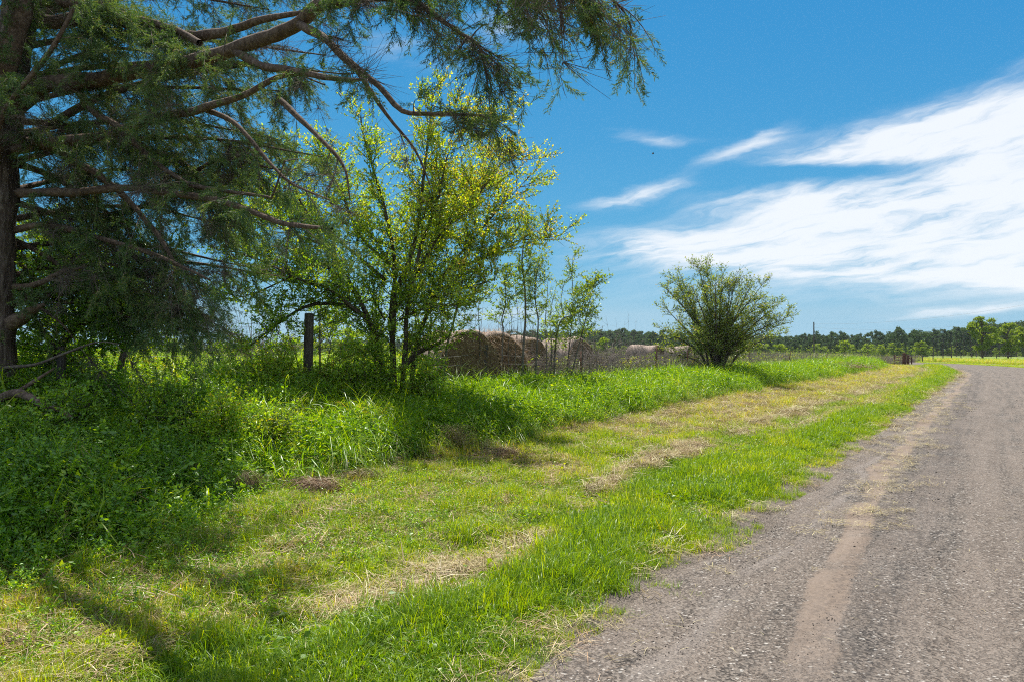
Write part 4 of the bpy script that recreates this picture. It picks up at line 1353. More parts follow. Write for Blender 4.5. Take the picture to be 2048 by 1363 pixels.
# ------------------------------------------------------------------ broadleaf trees
class Tree:
    def __init__(s, name, label, cat, loc, bark, leafm, group=None):
        s.o = np.asarray(loc, float)
        s.root = thing(name, label, cat, loc, group)
        s.bark, s.leafm = bark, leafm
        s.stems, s.tw, s.lf = [], Acc(), Acc()

    def stem(s, path, rad, name='stem', sides=8, step=0.12):
        P, R = bark_tube(name, path, rad, s.bark, s.root, sides, 0.08, s.o, step)
        s.stems.append((P, R))
        return P, R

    def grow(s, P, start, nper, ln, up, size, leaf_n, order=1, sidek=0.8, fwd=0.7, wid=0.5, droop=0.0, r0=0.006, bare=0.0, lvar=None, tipw=0.85):
        seg = np.linalg.norm(np.diff(P, axis=0), axis=1)
        cum = np.r_[0, np.cumsum(seg)]
        tot = cum[-1]
        Tn = unit(np.gradient(P, axis=0))
        for _ in range(max(1, int(tot * nper))):
            q = start + (1 - start) * rs.uniform() ** tipw
            s0 = q * tot
            p0 = np.array([np.interp(s0, cum, P[:, c]) for c in range(3)])
            t0 = np.array([np.interp(s0, cum, Tn[:, c]) for c in range(3)])
            d = unit(t0 * fwd + rs.normal(0, sidek, 3) * np.array((1, 1, 0.7)) + np.array((0, 0, up)))
            l = ln * rs.uniform(0.45, 1.2) * (1.15 - 0.5 * q)
            t = np.linspace(0, 1, 5)[:, None]
            path = p0 + d * l * t + np.array((0, 0, up * 0.4 - droop)) * l * t ** 2 + rs.normal(0, 0.06, 3) * l * t ** 2
            tube(s.tw, path, np.linspace(r0, 0.0015, 5), 4 if r0 > 0.005 else 3)
            if rs.uniform() < bare:
                continue
            if order > 1:
                s.grow(path, 0.2, nper * 1.7, ln * 0.5, up, size, leaf_n, order - 1, sidek, fwd, wid, droop, r0 * 0.55, bare * 0.5, lvar, tipw)
            k = max(2, int(l * leaf_n * rs.uniform(0.6, 1.3)))
            tt = rs.uniform(0.2, 1.02, k)
            pp_ = np.stack([np.interp(tt, t[:, 0], path[:, c]) for c in range(3)], -1)
            D = unit(path[-1] - path[0]) * 0.5 + rs.normal(0, 0.6, (k, 3)) + np.array((0, 0, 0.15 - droop))
            v = np.clip(rs.uniform(0, 0.75, k) + (rs.uniform(0, 0.35) if q > 0.8 else 0), 0, 1)
            if lvar is not None:
                v = np.clip(v + lvar(pp_), 0, 1)
            leaves(s.lf, pp_, D, size * rs.uniform(0.6, 1.25, k), wid, 0.3, v)

    def done(s, twname='twigs', lfname='foliage'):
        if s.tw.n:
            obj(twname, s.tw.mesh(twname, s.bark), s.root, kind='stuff')
        if s.lf.n:
            obj(lfname, s.lf.mesh(lfname, s.leafm), s.root, kind='stuff')
            print(s.root.name, 'leaves', s.lf.n // 4)


def on_line(px, lat):
    """distance ahead at which photo column px crosses the line `lat` metres left of the camera, parallel to the road"""
    r = (px - CX) / F_PX
    return lat / (math.cos(0) * 0.574 + -0.819 * r)


# the big leafy tree ---------------------------------------------------
Yc = 13.4
loc = at(790, 770, Yc)
loc[2] = ground(loc[0], loc[1])
T = Tree('leafy_tree', 'spreading young tree with several dark stems and yellow-green leaves in front of the hay bales', 'tree', loc, M['brown_bark'], M['leafy'])
b = loc


def lv(P):
    return 0.22 * sm(P[:, 0], -0.8, 2.2) + 0.14 * sm(P[:, 2], 2.0, 5.0) - 0.12


specs = [
    ([b + (-0.16, 0.05, -0.1), at(762, 705, 13.4), at(738, 640, 13.4), at(705, 575, 13.3), at(650, 490, 13.2), at(600, 400, 13.0), at(560, 310, 12.9)], [0.065, 0.055, 0.05, 0.042, 0.032, 0.02, 0.006]),
    ([b + (-0.02, 0.12, -0.1), at(786, 700, 13.5), at(783, 630, 13.6), at(790, 540, 13.7), at(770, 420, 13.8), at(735, 300, 13.9), at(720, 230, 14)], [0.07, 0.06, 0.052, 0.042, 0.03, 0.018, 0.006]),
    ([b + (0.10, -0.1, -0.1), at(810, 695, 13.3), at(818, 600, 13.2), at(840, 500, 13.1), at(875, 400, 13), at(900, 300, 12.9), at(955, 240, 12.9), at(1010, 225, 12.9)], [0.06, 0.052, 0.045, 0.036, 0.026, 0.017, 0.01, 0.004]),
    ([b + (0.22, 0.05, -0.1), at(832, 700, 13.6), at(862, 610, 13.8), at(895, 540, 13.9), at(950, 475, 14), at(1005, 410, 14.1), at(1055, 358, 14.2)], [0.06, 0.05, 0.042, 0.034, 0.024, 0.013, 0.004]),
    ([at(800, 740, 13.3), at(835, 705, 13.2), at(870, 690, 13.1), at(900, 670, 13.0)], [0.06, 0.05, 0.04, 0.02]),
    ([at(785, 680, 13.5), at(790, 600, 13.3), at(830, 480, 13.0), at(850, 330, 12.8), at(866, 185, 12.7)], [0.06, 0.05, 0.035, 0.02, 0.005]),
    ([at(770, 560, 13.6), at(700, 500, 13.9), at(620, 440, 14.0), at(540, 400, 14.0), at(470, 370, 14.0)], [0.04, 0.03, 0.022, 0.014, 0.005]),
    ([at(735, 640, 13.3), at(660, 580, 12.6), at(600, 560, 12.3), at(520, 520, 12.2), at(455, 500, 12.2)], [0.035, 0.03, 0.022, 0.014, 0.005]),
    ([at(830, 560, 13.4), at(880, 470, 13.2), at(950, 400, 13.0), at(1000, 330, 13.0), at(1040, 320, 13)], [0.035, 0.028, 0.02, 0.012, 0.005]),
    ([at(800, 640, 13.3), at(840, 620, 12.8), at(890, 610, 12.5), at(935, 620, 12.4)], [0.025, 0.02, 0.012, 0.005]),
    ([at(770, 640, 13.6), at(740, 600, 14.0), at(690, 640, 14.3), at(650, 660, 14.5)], [0.025, 0.02, 0.012, 0.005]),
    ([at(740, 640, 13.4), at(690, 612, 13.2), at(620, 610, 13.0), at(560, 645, 12.8), at(500, 690, 12.7), at(465, 712, 12.6)], [0.05, 0.042, 0.032, 0.024, 0.014, 0.006]),
    ([at(700, 570, 13.3), at(640, 530, 13.1), at(570, 560, 12.9), at(500, 590, 12.7), at(440, 600, 12.6)], [0.035, 0.028, 0.02, 0.012, 0.005]),
    ([at(650, 490, 13.2), at(590, 470, 13.0), at(530, 440, 12.9), at(480, 420, 12.8)], [0.03, 0.022, 0.014, 0.005]),
    ([at(895, 540, 13.9), at(960, 520, 13.9), at(1030, 484, 13.9), at(1080, 478, 13.9), at(1120, 472, 13.9)], [0.025, 0.02, 0.015, 0.009, 0.004]),
    ([at(850, 610, 13.8), at(920, 580, 13.6), at(990, 560, 13.4)], [0.025, 0.018, 0.006]),
    ([at(790, 540, 13.7), at(720, 470, 14.2), at(680, 380, 14.6), at(640, 300, 14.8)], [0.04, 0.03, 0.018, 0.006]),
    ([at(800, 600, 13.5), at(860, 500, 14.2), at(930, 390, 14.6), at(985, 300, 14.8)], [0.04, 0.03, 0.018, 0.006]),
]
for i, (path, rad) in enumerate(specs):
    P, R = T.stem(path, rad, 'stem' if i < 6 else 'branch', 10 if i < 5 else 7)
    T.grow(P, 0.12 if i < 6 else 0.1, 12 if i < 6 else 15, 0.85, 0.26, 0.054, 34, 2, 0.85, 0.75, 0.55, 0.02, 0.008, 0.10, lv)
T.done()
rm_nest = None

# saplings along the fence -----------------------------------------------
SAP = [
    ('slender leaning sapling, its grey stem crossing the nearest hay bale', [(880, 768), (893, 700), (908, 640), (922, 580), (930, 500), (934, 420), (936, 372)], 15.0, 0.034, 0.40, 14, 0.05, 0.45),
    ('thin dark sapling just right of the leafy tree trunk', [(852, 770), (858, 700), (862, 640), (858, 560), (866, 480)], 14.2, 0.024, 0.35, 14, 0.045, 0.40),
    ('short broken sapling with one leafy bough before the second pale bale', [(1000, 748), (1004, 700), (1006, 655), (1003, 640), (1012, 600), (1008, 550)], 17.0, 0.030, 0.45, 12, 0.06, 0.35),
    ('tallest grey sapling, straight, with thin yellow-green leaves at its top', [(1043, 756), (1046, 700), (1051, 640), (1049, 570), (1044, 520), (1052, 460), (1056, 428)], 17.6, 0.038, 0.45, 13, 0.06, 0.35),
    ('grey sapling with a kink at mid height beside the tallest one', [(1068, 752), (1074, 690), (1076, 640), (1070, 600), (1072, 560), (1078, 520)], 17.9, 0.030, 0.45, 14, 0.055, 0.35),
    ('thin nearly bare sapling between the kinked one and the forked one', [(1090, 750), (1093, 700), (1090, 650), (1094, 600), (1096, 560)], 18.3, 0.018, 0.5, 5, 0.05, 0.7),
    ('forked sapling leaning right with a broad tuft of pale leaves', [(1106, 752), (1110, 700), (1118, 650), (1128, 636), (1152, 628), (1168, 606)], 18.8, 0.034, 0.35, 12, 0.065, 0.15),
    ('upright bare-topped sapling behind the forked one', [(1128, 745), (1140, 680), (1146, 600), (1144, 550), (1146, 512)], 19.6, 0.022, 0.35, 12, 0.06, 0.5),
    ('dark stick-like sapling slanting far to the right', [(1132, 762), (1152, 712), (1166, 660), (1180, 600), (1192, 556)], 19.2, 0.026, 0.5, 12, 0.065, 0.35),
    ('thin bare pole-like sapling between the nearest bale and the shaggy bale', [(955, 752), (960, 690), (957, 620), (966, 560)], 16.4, 0.016, 0.6, 4, 0.05, 0.7),
    ('crooked bare stem leaning left across the shaggy bale', [(1022, 752), (1016, 700), (1024, 650), (1014, 590)], 17.2, 0.015, 0.6, 4, 0.05, 0.7),
    ('bare dark stem close left of the tallest grey sapling', [(1034, 754), (1031, 700), (1036, 640), (1030, 570)], 17.4, 0.014, 0.6, 5, 0.05, 0.6),
    ('thin bare stem close left of the forked sapling', [(1100, 750), (1103, 690), (1100, 640), (1107, 590)], 18.4, 0.016, 0.6, 3, 0.05, 0.8),
    ('short broken stem close right of the slanting stick-like sapling', [(1163, 745), (1165, 700), (1162, 650)], 19.8, 0.018, 0.7, 3, 0.05, 0.9),
    ('thin straight stem right beside the wooden fence post', [(636, 778), (640, 720), (640, 660), (641, 600)], 12.9, 0.024, 0.6, 8, 0.05, 0.5),
    ('thin crooked stem slanting in behind the wooden fence post from the left', [(606, 775), (594, 720), (580, 680), (566, 630), (556, 600)], 13.0, 0.016, 0.6, 5, 0.05, 0.6),
    ('small wavy sapling between the wooden post and the leafy tree', [(650, 765), (655, 720), (662, 690), (648, 640), (640, 620)], 13.4, 0.014, 0.5, 8, 0.045, 0.5),
]
for k, (lab, pp, Y, r, st, nper, lsz, bare) in enumerate(SAP):
    path = [at(a, b_, Y + 0.08 * math.sin(i * 2.1 + k)) for i, (a, b_) in enumerate(pp)]
    base = path[0].copy()
    base[2] = ground(base[0], base[1])
    path[0] = base + np.array((0, 0, -0.05))
    s = Tree('sapling', lab, 'sapling', base, M['grey_bark'], M['sapling_leaf'], 'saplings along the fence')
    P, R = s.stem(path, list(r * np.linspace(1, 0.3, len(path))), 'stem', 7)
    s.grow(P, st, nper * 0.95, 0.62, 0.3, lsz * 1.15, 34, 2, 0.8, 0.3, 0.42, 0.12, 0.0055, bare * 0.7, lambda P_: np.full(len(P_), 0.1), 0.8)
    if k == 6:
        P2, R2 = s.stem([at(1128, 636, 18.8), at(1122, 600, 18.9), at(1130, 560, 19)], [0.015, 0.01, 0.004], 'branch', 6)
        s.grow(P2, 0.2, 7, 0.6, 0.3, 0.07, 22, 2, 0.8, 0.3, 0.36, 0.12, 0.005, 0.1, lambda P_: np.full(len(P_), 0.1))
    s.done()

# small leafy tree entangled with the cedar (left) ------------------------
loc = at(80, 800, 9.6)
loc[2] = ground(loc[0], loc[1])
T = Tree('holly_tree', 'small dark-leaved tree with a curved leaning stem beside the cedar trunk', 'tree', loc, M['brown_bark'], M['under'])
sp = [([loc + (0, 0, -0.1), at(95, 740, 9.6), at(118, 695, 9.5), at(150, 655, 9.5), at(165, 620, 9.5), at(175, 560, 9.5), at(160, 500, 9.4)], [0.085, 0.075, 0.065, 0.06, 0.045, 0.03, 0.012]),
      ([at(118, 695, 9.5), at(70, 640, 9.6), at(60, 560, 9.8), at(90, 480, 9.9)], [0.04, 0.03, 0.02, 0.008]),
      ([at(150, 655, 9.5), at(210, 620, 9.4), at(260, 560, 9.4), at(290, 520, 9.3)], [0.04, 0.03, 0.018, 0.008]),
      ([at(240, 740, 9.9), at(250, 690, 9.8), at(255, 640, 9.7), at(230, 580, 9.6)], [0.045, 0.04, 0.03, 0.01]),
      ([at(165, 620, 9.5), at(120, 560, 9.2), at(90, 520, 9.0)], [0.03, 0.02, 0.008])]
for i, (path, rad) in enumerate(sp):
    P, R = T.stem(path, rad, 'stem' if i in (0, 3) else 'branch', 9)
    T.grow(P, 0.15, 20, 0.9, 0.12, 0.055, 34, 2, 0.9, 0.4, 0.55, 0.08, 0.006, 0.08)
T.done()

# shrubs standing in the undergrowth --------------------------------------
SHR = [('glossy dark shrub low beside the cedar trunk', 120, 880, 7.4, 0.55, 0.75, 'under', -0.1),
       ('glossy green shrub in the middle of the undergrowth', 330, 850, 8.3, 0.6, 0.8, 'under', 0.0),
       ('bright shrub with small shining leaves nearest to the tall grass', 440, 900, 8.2, 0.5, 0.8, 'under', 0.2),
       ('yellowish-green shrub at the right end of the undergrowth', 545, 900, 8.7, 0.38, 0.6, 'sapling_leaf', 0.1),
       ('leafy shrub on the fence line left of the wooden post', 330, 780, 11.3, 0.7, 0.95, 'under', 0.25),
       ('leafy green growth around the foot of the leafy tree, on its left', 740, 775, 12.9, 0.85, 0.8, 'under', 0.15),
       ('leafy green growth around the foot of the leafy tree, on its right', 850, 772, 12.8, 0.7, 0.7, 'under', 0.2),
       ('leafy shrub just right of the wooden post', 672, 772, 12.6, 0.75, 0.8, 'under', 0.2),
       ('leafy shrub just left of the wooden post', 540, 775, 12.0, 0.75, 0.9, 'under', 0.2),
       ('leafy shrub close behind the leaning stem', 180, 770, 10.6, 0.7, 0.95, 'under', 0.1)]
for lab, px, py, Y, hgt, wd, mt, tv in SHR:
    base = at(px, py, Y)
    L0, S0 = LS([base[0]], [base[1]])
    base[2] = ground(base[0], base[1])
    s = Tree('shrub', lab, 'shrub', base, M['brown_bark'], M[mt], 'shrubs in the undergrowth')
    for q in range(15):
        an = rs.uniform(0, 6.28)
        rr = wd * rs.uniform(0.2, 0.75)
        e = base + (math.cos(an) * rr, math.sin(an) * rr, hgt * rs.uniform(0.9, 1.75))
        P, R = s.stem([base + (0, 0, -0.03), (base + e) / 2 + (0, 0, 0.08), e], [0.010, 0.007, 0.003], 'stem', 5)
        s.grow(P, 0.15, 13, 0.34, 0.2, 0.042, 60, 2, 0.9, 0.4, 0.55, 0.05, 0.003, 0.0, lambda P_, tv=tv: np.full(len(P_), tv))
    s.done()

# the round bush -----------------------------------------------------------
Yb = 29.0
base = at(1432, 756, Yb)
base[2] = ground(base[0], base[1])
T = Tree('round_bush', 'wide fan-shaped bush of many thin stems standing alone by the fence', 'bush', base, M['brown_bark'], M['bush_leaf'])
tips = [(1322, 700), (1318, 655), (1330, 615), (1335, 580), (1350, 560), (1362, 552), (1385, 575), (1395, 530), (1412, 535), (1430, 560), (1445, 545), (1475, 545), (1462, 570), (1500, 575), (1528, 565), (1515, 600), (1550, 605), (1535, 625), (1578, 632), (1560, 650), (1545, 670), (1505, 690), (1420, 590), (1380, 620), (1470, 620), (1440, 640), (1360, 650), (1500, 640), (1400, 660), (1350, 590), (1485, 590)]
for i, (tx, ty) in enumerate(tips):
    dy = rs.uniform(-2.0, 2.0) * (0.4 + 0.6 * (ty - 520) / 180)
    e = at(tx, ty, Yb + dy)
    bb = base + (rs.normal(0, 0.18), rs.normal(0, 0.18), -0.05)
    mid = bb * 0.5 + e * 0.5 + np.array((-(e[0] - bb[0]) * 0.16, 0, abs(e[0] - bb[0]) * 0.10))
    mid2 = bb * 0.8 + e * 0.2 + np.array((-(e[0] - bb[0]) * 0.1, 0, 0.1))
    r = rs.uniform(0.035, 0.06)
    P, R = T.stem([bb, mid2, mid, e], [r, r * 0.8, r * 0.5, 0.006], 'stem', 6, 0.25)
    T.grow(P, 0.2, 9.5, 0.75, 0.22, 0.07, 19, 2, 0.7, 0.65, 0.5, 0.0, 0.007, 0.06, lambda P_: np.full(len(P_), 0.02), 0.7)
T.done()

# a leafy weed climbing the steel post ---------------------------------------
base = at(1312, 745, 25.8)
base[2] = ground(base[0], base[1])
s = Tree('climbing_weed', 'tall bright green weed climbing a steel post left of the round bush', 'weed', base, M['brown_bark'], M['tall'])
for q in range(7):
    e = base + (rs.normal(0, 0.22), rs.normal(0, 0.2), rs.uniform(0.5, 1.15))
    P, R = s.stem([base, (base + e) / 2 + (0, 0, 0.1), e], [0.012, 0.008, 0.003], 'stem', 4)
    s.grow(P, 0.1, 12, 0.25, 0.2, 0.08, 22, 1, 0.9, 0.4, 0.5, 0.0, 0.004)
s.done()

# ------------------------------------------------------------------ hay bales
def make_bale(hairy=False, sag=0.06, seed=1):
    r = np.random.RandomState(seed)
    R, Lh = 0.80, 0.80
    na, nl, nr = 72, 26, 14
    V, Q, mi = [], [], []
    a = np.linspace(0, 2 * math.pi, na, endpoint=False)

    def rad(ang, xx):
        return R * (1 + 0.13 * (fbm(np.cos(ang) * 1.6 + 5 + seed, np.sin(ang) * 1.6 + xx * 1.5 + seed, 3) - 0.5) * 2 + 0.012 * np.sin(xx * 38 + 2 * np.sin(ang)) + 0.018 * (fbm(ang * 9 + seed, xx * 22, 2) - 0.5))
    prof = []
    for u in np.linspace(-1, 1, nl):
        rr = 1 - 0.10 * max(0, (abs(u) - 0.86) / 0.14) ** 2
        prof.append((u * Lh, rr))
    rows = []
    for xx, k in prof:
        rows.append(np.stack([np.full(na, xx), np.cos(a) * rad(a, xx) * k, np.sin(a) * rad(a, xx) * k], -1))
    for sgn in (1, -1):
        pass
    side = np.concatenate(rows)
    end = []
    for q in np.linspace(0.9, 0.04, nr):
        spiral = 0.025 * np.sin(q * 52 + a) + 0.05 * (fbm(np.cos(a) * q * 6 + seed, np.sin(a) * q * 6, 3) - 0.5)
        end.append(np.stack([Lh + spiral + 0.02 * (1 - q), np.cos(a) * R * q, np.sin(a) * R * q], -1))
    end1 = np.concatenate(end)
    end2 = end1 * np.array((-1, 1, 1))
    V = np.concatenate([side, end1, end2])
    Qs = []

    def strip(o, nrow):
        i, j = np.meshgrid(np.arange(na), np.arange(nrow - 1))
        i, j = i.ravel(), j.ravel()
        i2 = (i + 1) % na
        return np.stack([o + j * na + i, o + j * na + i2, o + (j + 1) * na + i2, o + (j + 1) * na + i], -1)
    q1 = strip(0, nl)
    e1 = strip(nl * na, nr)
    e2 = strip((nl + nr) * na, nr)
    i = np.arange(na)
    i2 = (i + 1) % na
    j1 = np.stack([(nl - 1) * na + i, (nl - 1) * na + i2, nl * na + i2, nl * na + i], -1)
    j2 = np.stack([i2, i, (nl + nr) * na + i, (nl + nr) * na + i2], -1)
    V[:, 2] = np.where(V[:, 2] < -R + sag * 2, -R + sag * 2 + (V[:, 2] + R - sag * 2) * 0.3, V[:, 2])
    wide = 1 + sag * 0.6 * np.clip(-V[:, 2] / R, 0, 1)
    V[:, 1] *= wide
    V[:, 2] += R - sag * 1.5
    Qall = np.concatenate([q1, j1, j2, e1, e2])
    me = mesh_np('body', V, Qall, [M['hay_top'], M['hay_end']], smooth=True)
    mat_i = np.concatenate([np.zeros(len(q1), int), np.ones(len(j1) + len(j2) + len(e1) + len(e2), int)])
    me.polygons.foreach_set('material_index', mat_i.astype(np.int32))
    # straws standing off
    acc = Acc()
    nn = 3200 if not hairy else 9000
    k = r.randint(0 if hairy else nl * na - 200, len(V), nn)
    P = V[k]
    ctr = np.array((0, 0, R - sag * 1.5))
    nrm = unit((P - ctr) * np.array((0.0, 1, 1)) + np.where(np.abs(P[:, :1]) > Lh * 0.95, np.sign(P[:, :1]) * 1.5, 0) * np.array((1, 0, 0)))
    Dr = r.normal(size=(nn, 3)) * 1.0 + nrm * (0.35 if not hairy else 0.6) + np.array((0, 0, -0.5))
    ln = r.uniform(0.05, 0.16, nn) * (1.9 if hairy else 1)
    D = unit(Dr)
    S = unit(np.cross(D, nrm))
    w = 0.004
    b = P + nrm * 0.004
    tip = b + D * ln[:, None] + nrm * 0.02
    VV = np.stack([b - S * w, b + S * w, tip], 1).reshape(-1, 3)
    acc.add(VV, None, np.arange(nn * 3).reshape(-1, 3), np.repeat(r.uniform(0, 0.9, nn), 3))
    return me, acc.mesh('loose_straw', M['straw'] if not hairy else M['rust_straw'])


BALES = [
    ('nearest weathered round hay bale, its dark end facing the road', 910, 17.0, 60, 1, False, 1.12),
    ('shaggy brown hay bale with loose straw hanging off, second from the left', 972, 18.8, 62, 2, True, 1.08),
    ('weathered hay bale half hidden behind the shaggy one', 1024, 21.0, 48, 3, False, 1.06),
    ('weathered hay bale seen through the saplings, pale on top', 1128, 25.5, 45, 4, False, 1.08),
    ('pale-topped hay bale in the brush left of the round bush', 1290, 37.0, 35, 5, False, 1.05),
    ('distant hay bale partly behind the left side of the round bush', 1355, 44.0, 30, 6, False, 1.03),
    ('farthest hay bale showing through the right side of the round bush', 1462, 60.0, 30, 7, False, 1.0),
]
for lab, px, Y, ang, sd, hairy, sc_ in BALES:
    b1, b2 = make_bale(hairy, 0.06, sd)
    q = at(px, 720, Y)
    o = thing('hay_bale', lab, 'hay bale', (q[0], q[1], ground(q[0], q[1]) + 0.0), 'round hay bales in the field', (0, 0, RAD(-ang)))
    o.scale = (sc_, sc_, sc_)
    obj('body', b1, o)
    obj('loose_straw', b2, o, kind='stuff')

# ------------------------------------------------------------------ fence along the field
LATF = 10.0
FU = np.array((0.574, 0.819))


def fpos(px):
    Y = on_line(px, LATF)
    return np.array(((px - CX) / F_PX * Y, Y))


fence = thing('wire_fence', 'barbed wire fence on mixed wood and steel posts running beside the hay bales', 'fence', (0, 0, 0))
# wooden posts
def wood_post(px, h, r, tilt=(0, 0), nm='post', lat=LATF, lab=None):
    Y = on_line(px, lat)
    x, y = (px - CX) / F_PX * Y, Y
    z = ground(x, y)
    a = Acc()
    zz = np.linspace(-0.3, h, 9)
    P = np.stack([tilt[0] * zz, tilt[1] * zz, zz], -1)
    tube(a, P, r * (1.05 - 0.1 * zz / h), 14, 0.5, 0.05)
    k = 8 * 14
    a.add(np.vstack([a.V[0][k:k + 14], P[-1] + np.array((0, 0, 0.015))]), None, [(i, (i + 1) % 14, 14) for i in range(14)])
    o = obj(nm, a.mesh(nm, M['post_wood'], smooth=False), fence, (x, y, z))
    if lab:
        o['label'] = lab
    return np.array((x, y, z)), h


def tee_post(px, h, tilt=(0, 0), lat=LATF, r=0.022):
    Y = on_line(px, lat)
    x, y = (px - CX) / F_PX * Y, Y
    z = ground(x, y)
    a = Acc()

    def box(x0, x1, y0, y1, z0, z1):
        V = np.array([(i, j, k) for k in (z0, z1) for j in (y0, y1) for i in (x0, x1)], float)
        V[:, 0] += tilt[0] * V[:, 2]
        V[:, 1] += tilt[1] * V[:, 2]
        a.add(V, [(0, 2, 3, 1), (4, 5, 7, 6), (0, 1, 5, 4), (2, 6, 7, 3), (0, 4, 6, 2), (1, 3, 7, 5)])
    box(-r, r, -0.005, 0.005, -0.3, h)
    box(-0.006, 0.006, 0.0052, 0.04, -0.3, h - 0.002)
    for q in np.arange(0.1, h, 0.09):
        box(-0.008, 0.008, -0.014, -0.0052, q, q + 0.02)
    obj('post', a.mesh('post', M['rust']), fence, (x, y, z))
    return np.array((x, y, z))


posts = []
posts.append(wood_post(120, 1.25, 0.055, (0.02, 0)))
posts.append(wood_post(615, 1.86, 0.088, (0.015, 0.0), lat=10.4, lab='thick round wooden post by the leafy tree'))
posts.append(wood_post(968, 1.30, 0.07, (0.03, 0), lab='leaning split wooden post before the brown bale'))
for px, h, tl in [(745, 1.15, (0.05, 0)), (1163, 1.2, (-0.02, 0)), (1309, 1.45, (0.06, 0)), (1374, 1.2, (0.02, 0)), (1498, 1.4, (0.0, 0)), (1572, 1.25, (0.24, 0)), (1643, 1.05, (0.4, 0)), (1716, 1.25, (0.75, 0)), (1764, 1.3, (0.55, 0)), (1786, 1.4, (0.25, 0))]:
    posts.append((tee_post(px, h, tl), h))
posts.sort(key=lambda q: q[0][1])
for k, hh in enumerate((0.32, 0.6, 0.88, 1.12)):
    a = Acc()
    pts = []
    for (b0, h0), (b1, h1) in zip(posts[:-1], posts[1:]):
        for t in np.linspace(0, 1, 9)[:-1]:
            q = b0 * (1 - t) + b1 * t + np.array((0, 0, hh - 0.10 * 4 * t * (1 - t) * (0.5 + 0.5 * math.sin(b0[0] * 3 + k))))
            q = q + np.array((-0.06, 0, 0))
            pts.append(q)
    tube(a, np.array(pts), 0.0026, 4)
    # barbs
    for q0, q1 in zip(pts[:60], pts[1:61]):
        for t in np.arange(0, 1, 0.34):
            c = q0 * (1 - t) + q1 * t
            d = unit(rs.normal(size=3)) * 0.018
            tube(a, np.array([c - d, c + d]), 0.0018, 3)
    obj('wire', a.mesh('wire', M['wire']), fence)

# gate corner where the fence meets the bend -------------------------------
gc = thing('fence_brace', 'rusty red-brown corner posts with a cross rail at the end of the field fence', 'fence corner', (0, 0, 0))
gy_ = 92.0
gpts = []
for px, h, r in [(1789, 1.35, 0.07), (1806.5, 1.55, 0.16), (1811, 1.5, 0.13), (1816, 1.35, 0.15), (1823, 1.1, 0.08)]:
    q = at(px, 715, gy_)
    z = ground(q[0], q[1])
    a = Acc()
    zz = np.linspace(-0.2, h, 5)
    tube(a, np.stack([zz * rs.uniform(-0.05, 0.05), zz * 0, zz], -1), r, 8, 0.5, 0.1)
    a.add(np.vstack([a.V[0][-8:], a.V[0][-8:].mean(0) + (0, 0, 0.03)]), None, [(i, (i + 1) % 8, 8) for i in range(8)])
    obj('post', a.mesh('post', M['rust']), gc, (q[0], q[1], z))
    gpts.append(np.array((q[0], q[1], z + h)))
for i, dz in ((0, 0.35), (0, 0.75), (3, 0.3)):
    a = Acc()
    p0, p1 = gpts[i] - (0, 0.1, dz), gpts[i + 1] - (0, 0.1, dz + 0.1)
    tube(a, np.array([p0, (p0 + p1) / 2, p1]), 0.05, 6)
    obj('rail', a.mesh('rail', M['rust']), gc)

# fence beyond the road -------------------------------------------------
ff = thing('far_fence', 'low wire fence with dark posts across the far side of the bend', 'fence', (0, 0, 0))
fp = []
for px in (1800, 1822, 1845, 1866, 1886, 1903, 1922, 1944, 1966, 1993, 2022, 2052, 2085):
    Y = 118 + (px - 1886) * 0.05
    q = at(px, 712, Y)
    z = ground(q[0], q[1])
    a = Acc()
    h = 1.15 + rs.uniform(-0.1, 0.15)
    tube(a, np.array([(0, 0, -0.2), (0, 0, h / 2), (rs.uniform(-.06, .06), 0, h)]), 0.075, 7)
    a.add(np.vstack([a.V[0][-7:], a.V[0][-7:].mean(0) + (0, 0, 0.02)]), None, [(i, (i + 1) % 7, 7) for i in range(7)])
    obj('post', a.mesh('post', M['post_wood']), ff, (q[0], q[1], z))
    fp.append(np.array((q[0], q[1], z)))
for hh in (0.35, 0.65, 0.95):
    a = Acc()
    tube(a, np.array(fp) + (0, -0.08, hh), 0.009, 4)
    obj('wire', a.mesh('wire', M['wire']), ff)

# ------------------------------------------------------------------ dead brush
def dead_shrub(seed, hgt=1.3, n=26, sp=0.5, arch=0.9, r=0.010):
    rr = np.random.RandomState(seed)
    a = Acc()
    for _ in range(n):
        b = np.array((rr.normal(0, sp * 0.5), rr.normal(0, sp * 0.4), 0))
        an = rr.uniform(0, 6.28)
        d = np.array((math.cos(an), math.sin(an), 0))
        h = hgt * rr.uniform(0.45, 1.15)
        t = np.linspace(0, 1, 7)[:, None]
        ar = arch * rr.uniform(0.1, 1.0)
        path = b + np.array((0, 0, 1)) * h * (t - ar * 0.45 * t ** 3) + d * h * ar * 0.8 * t ** 1.7 + rr.normal(0, 0.03, 3) * t
        tube(a, path, np.linspace(r * rr.uniform(0.7, 1.6), r * 0.3, 7), 3)
        for q in rr.uniform(0.35, 0.98, 6):
            p0 = np.array([np.interp(q, t[:, 0], path[:, c]) for c in range(3)])
            e = unit(d * 0.5 + rr.normal(0, 0.6, 3) + np.array((0, 0, 0.8))) * rr.uniform(0.08, 0.3)
            tube(a, np.array([p0, p0 + e * 0.5 + rr.normal(0, 0.01, 3), p0 + e]), np.array((r * 0.45, r * 0.35, r * 0.2)), 3)
    return a.mesh('dead_shrub', M['dead_stem'])


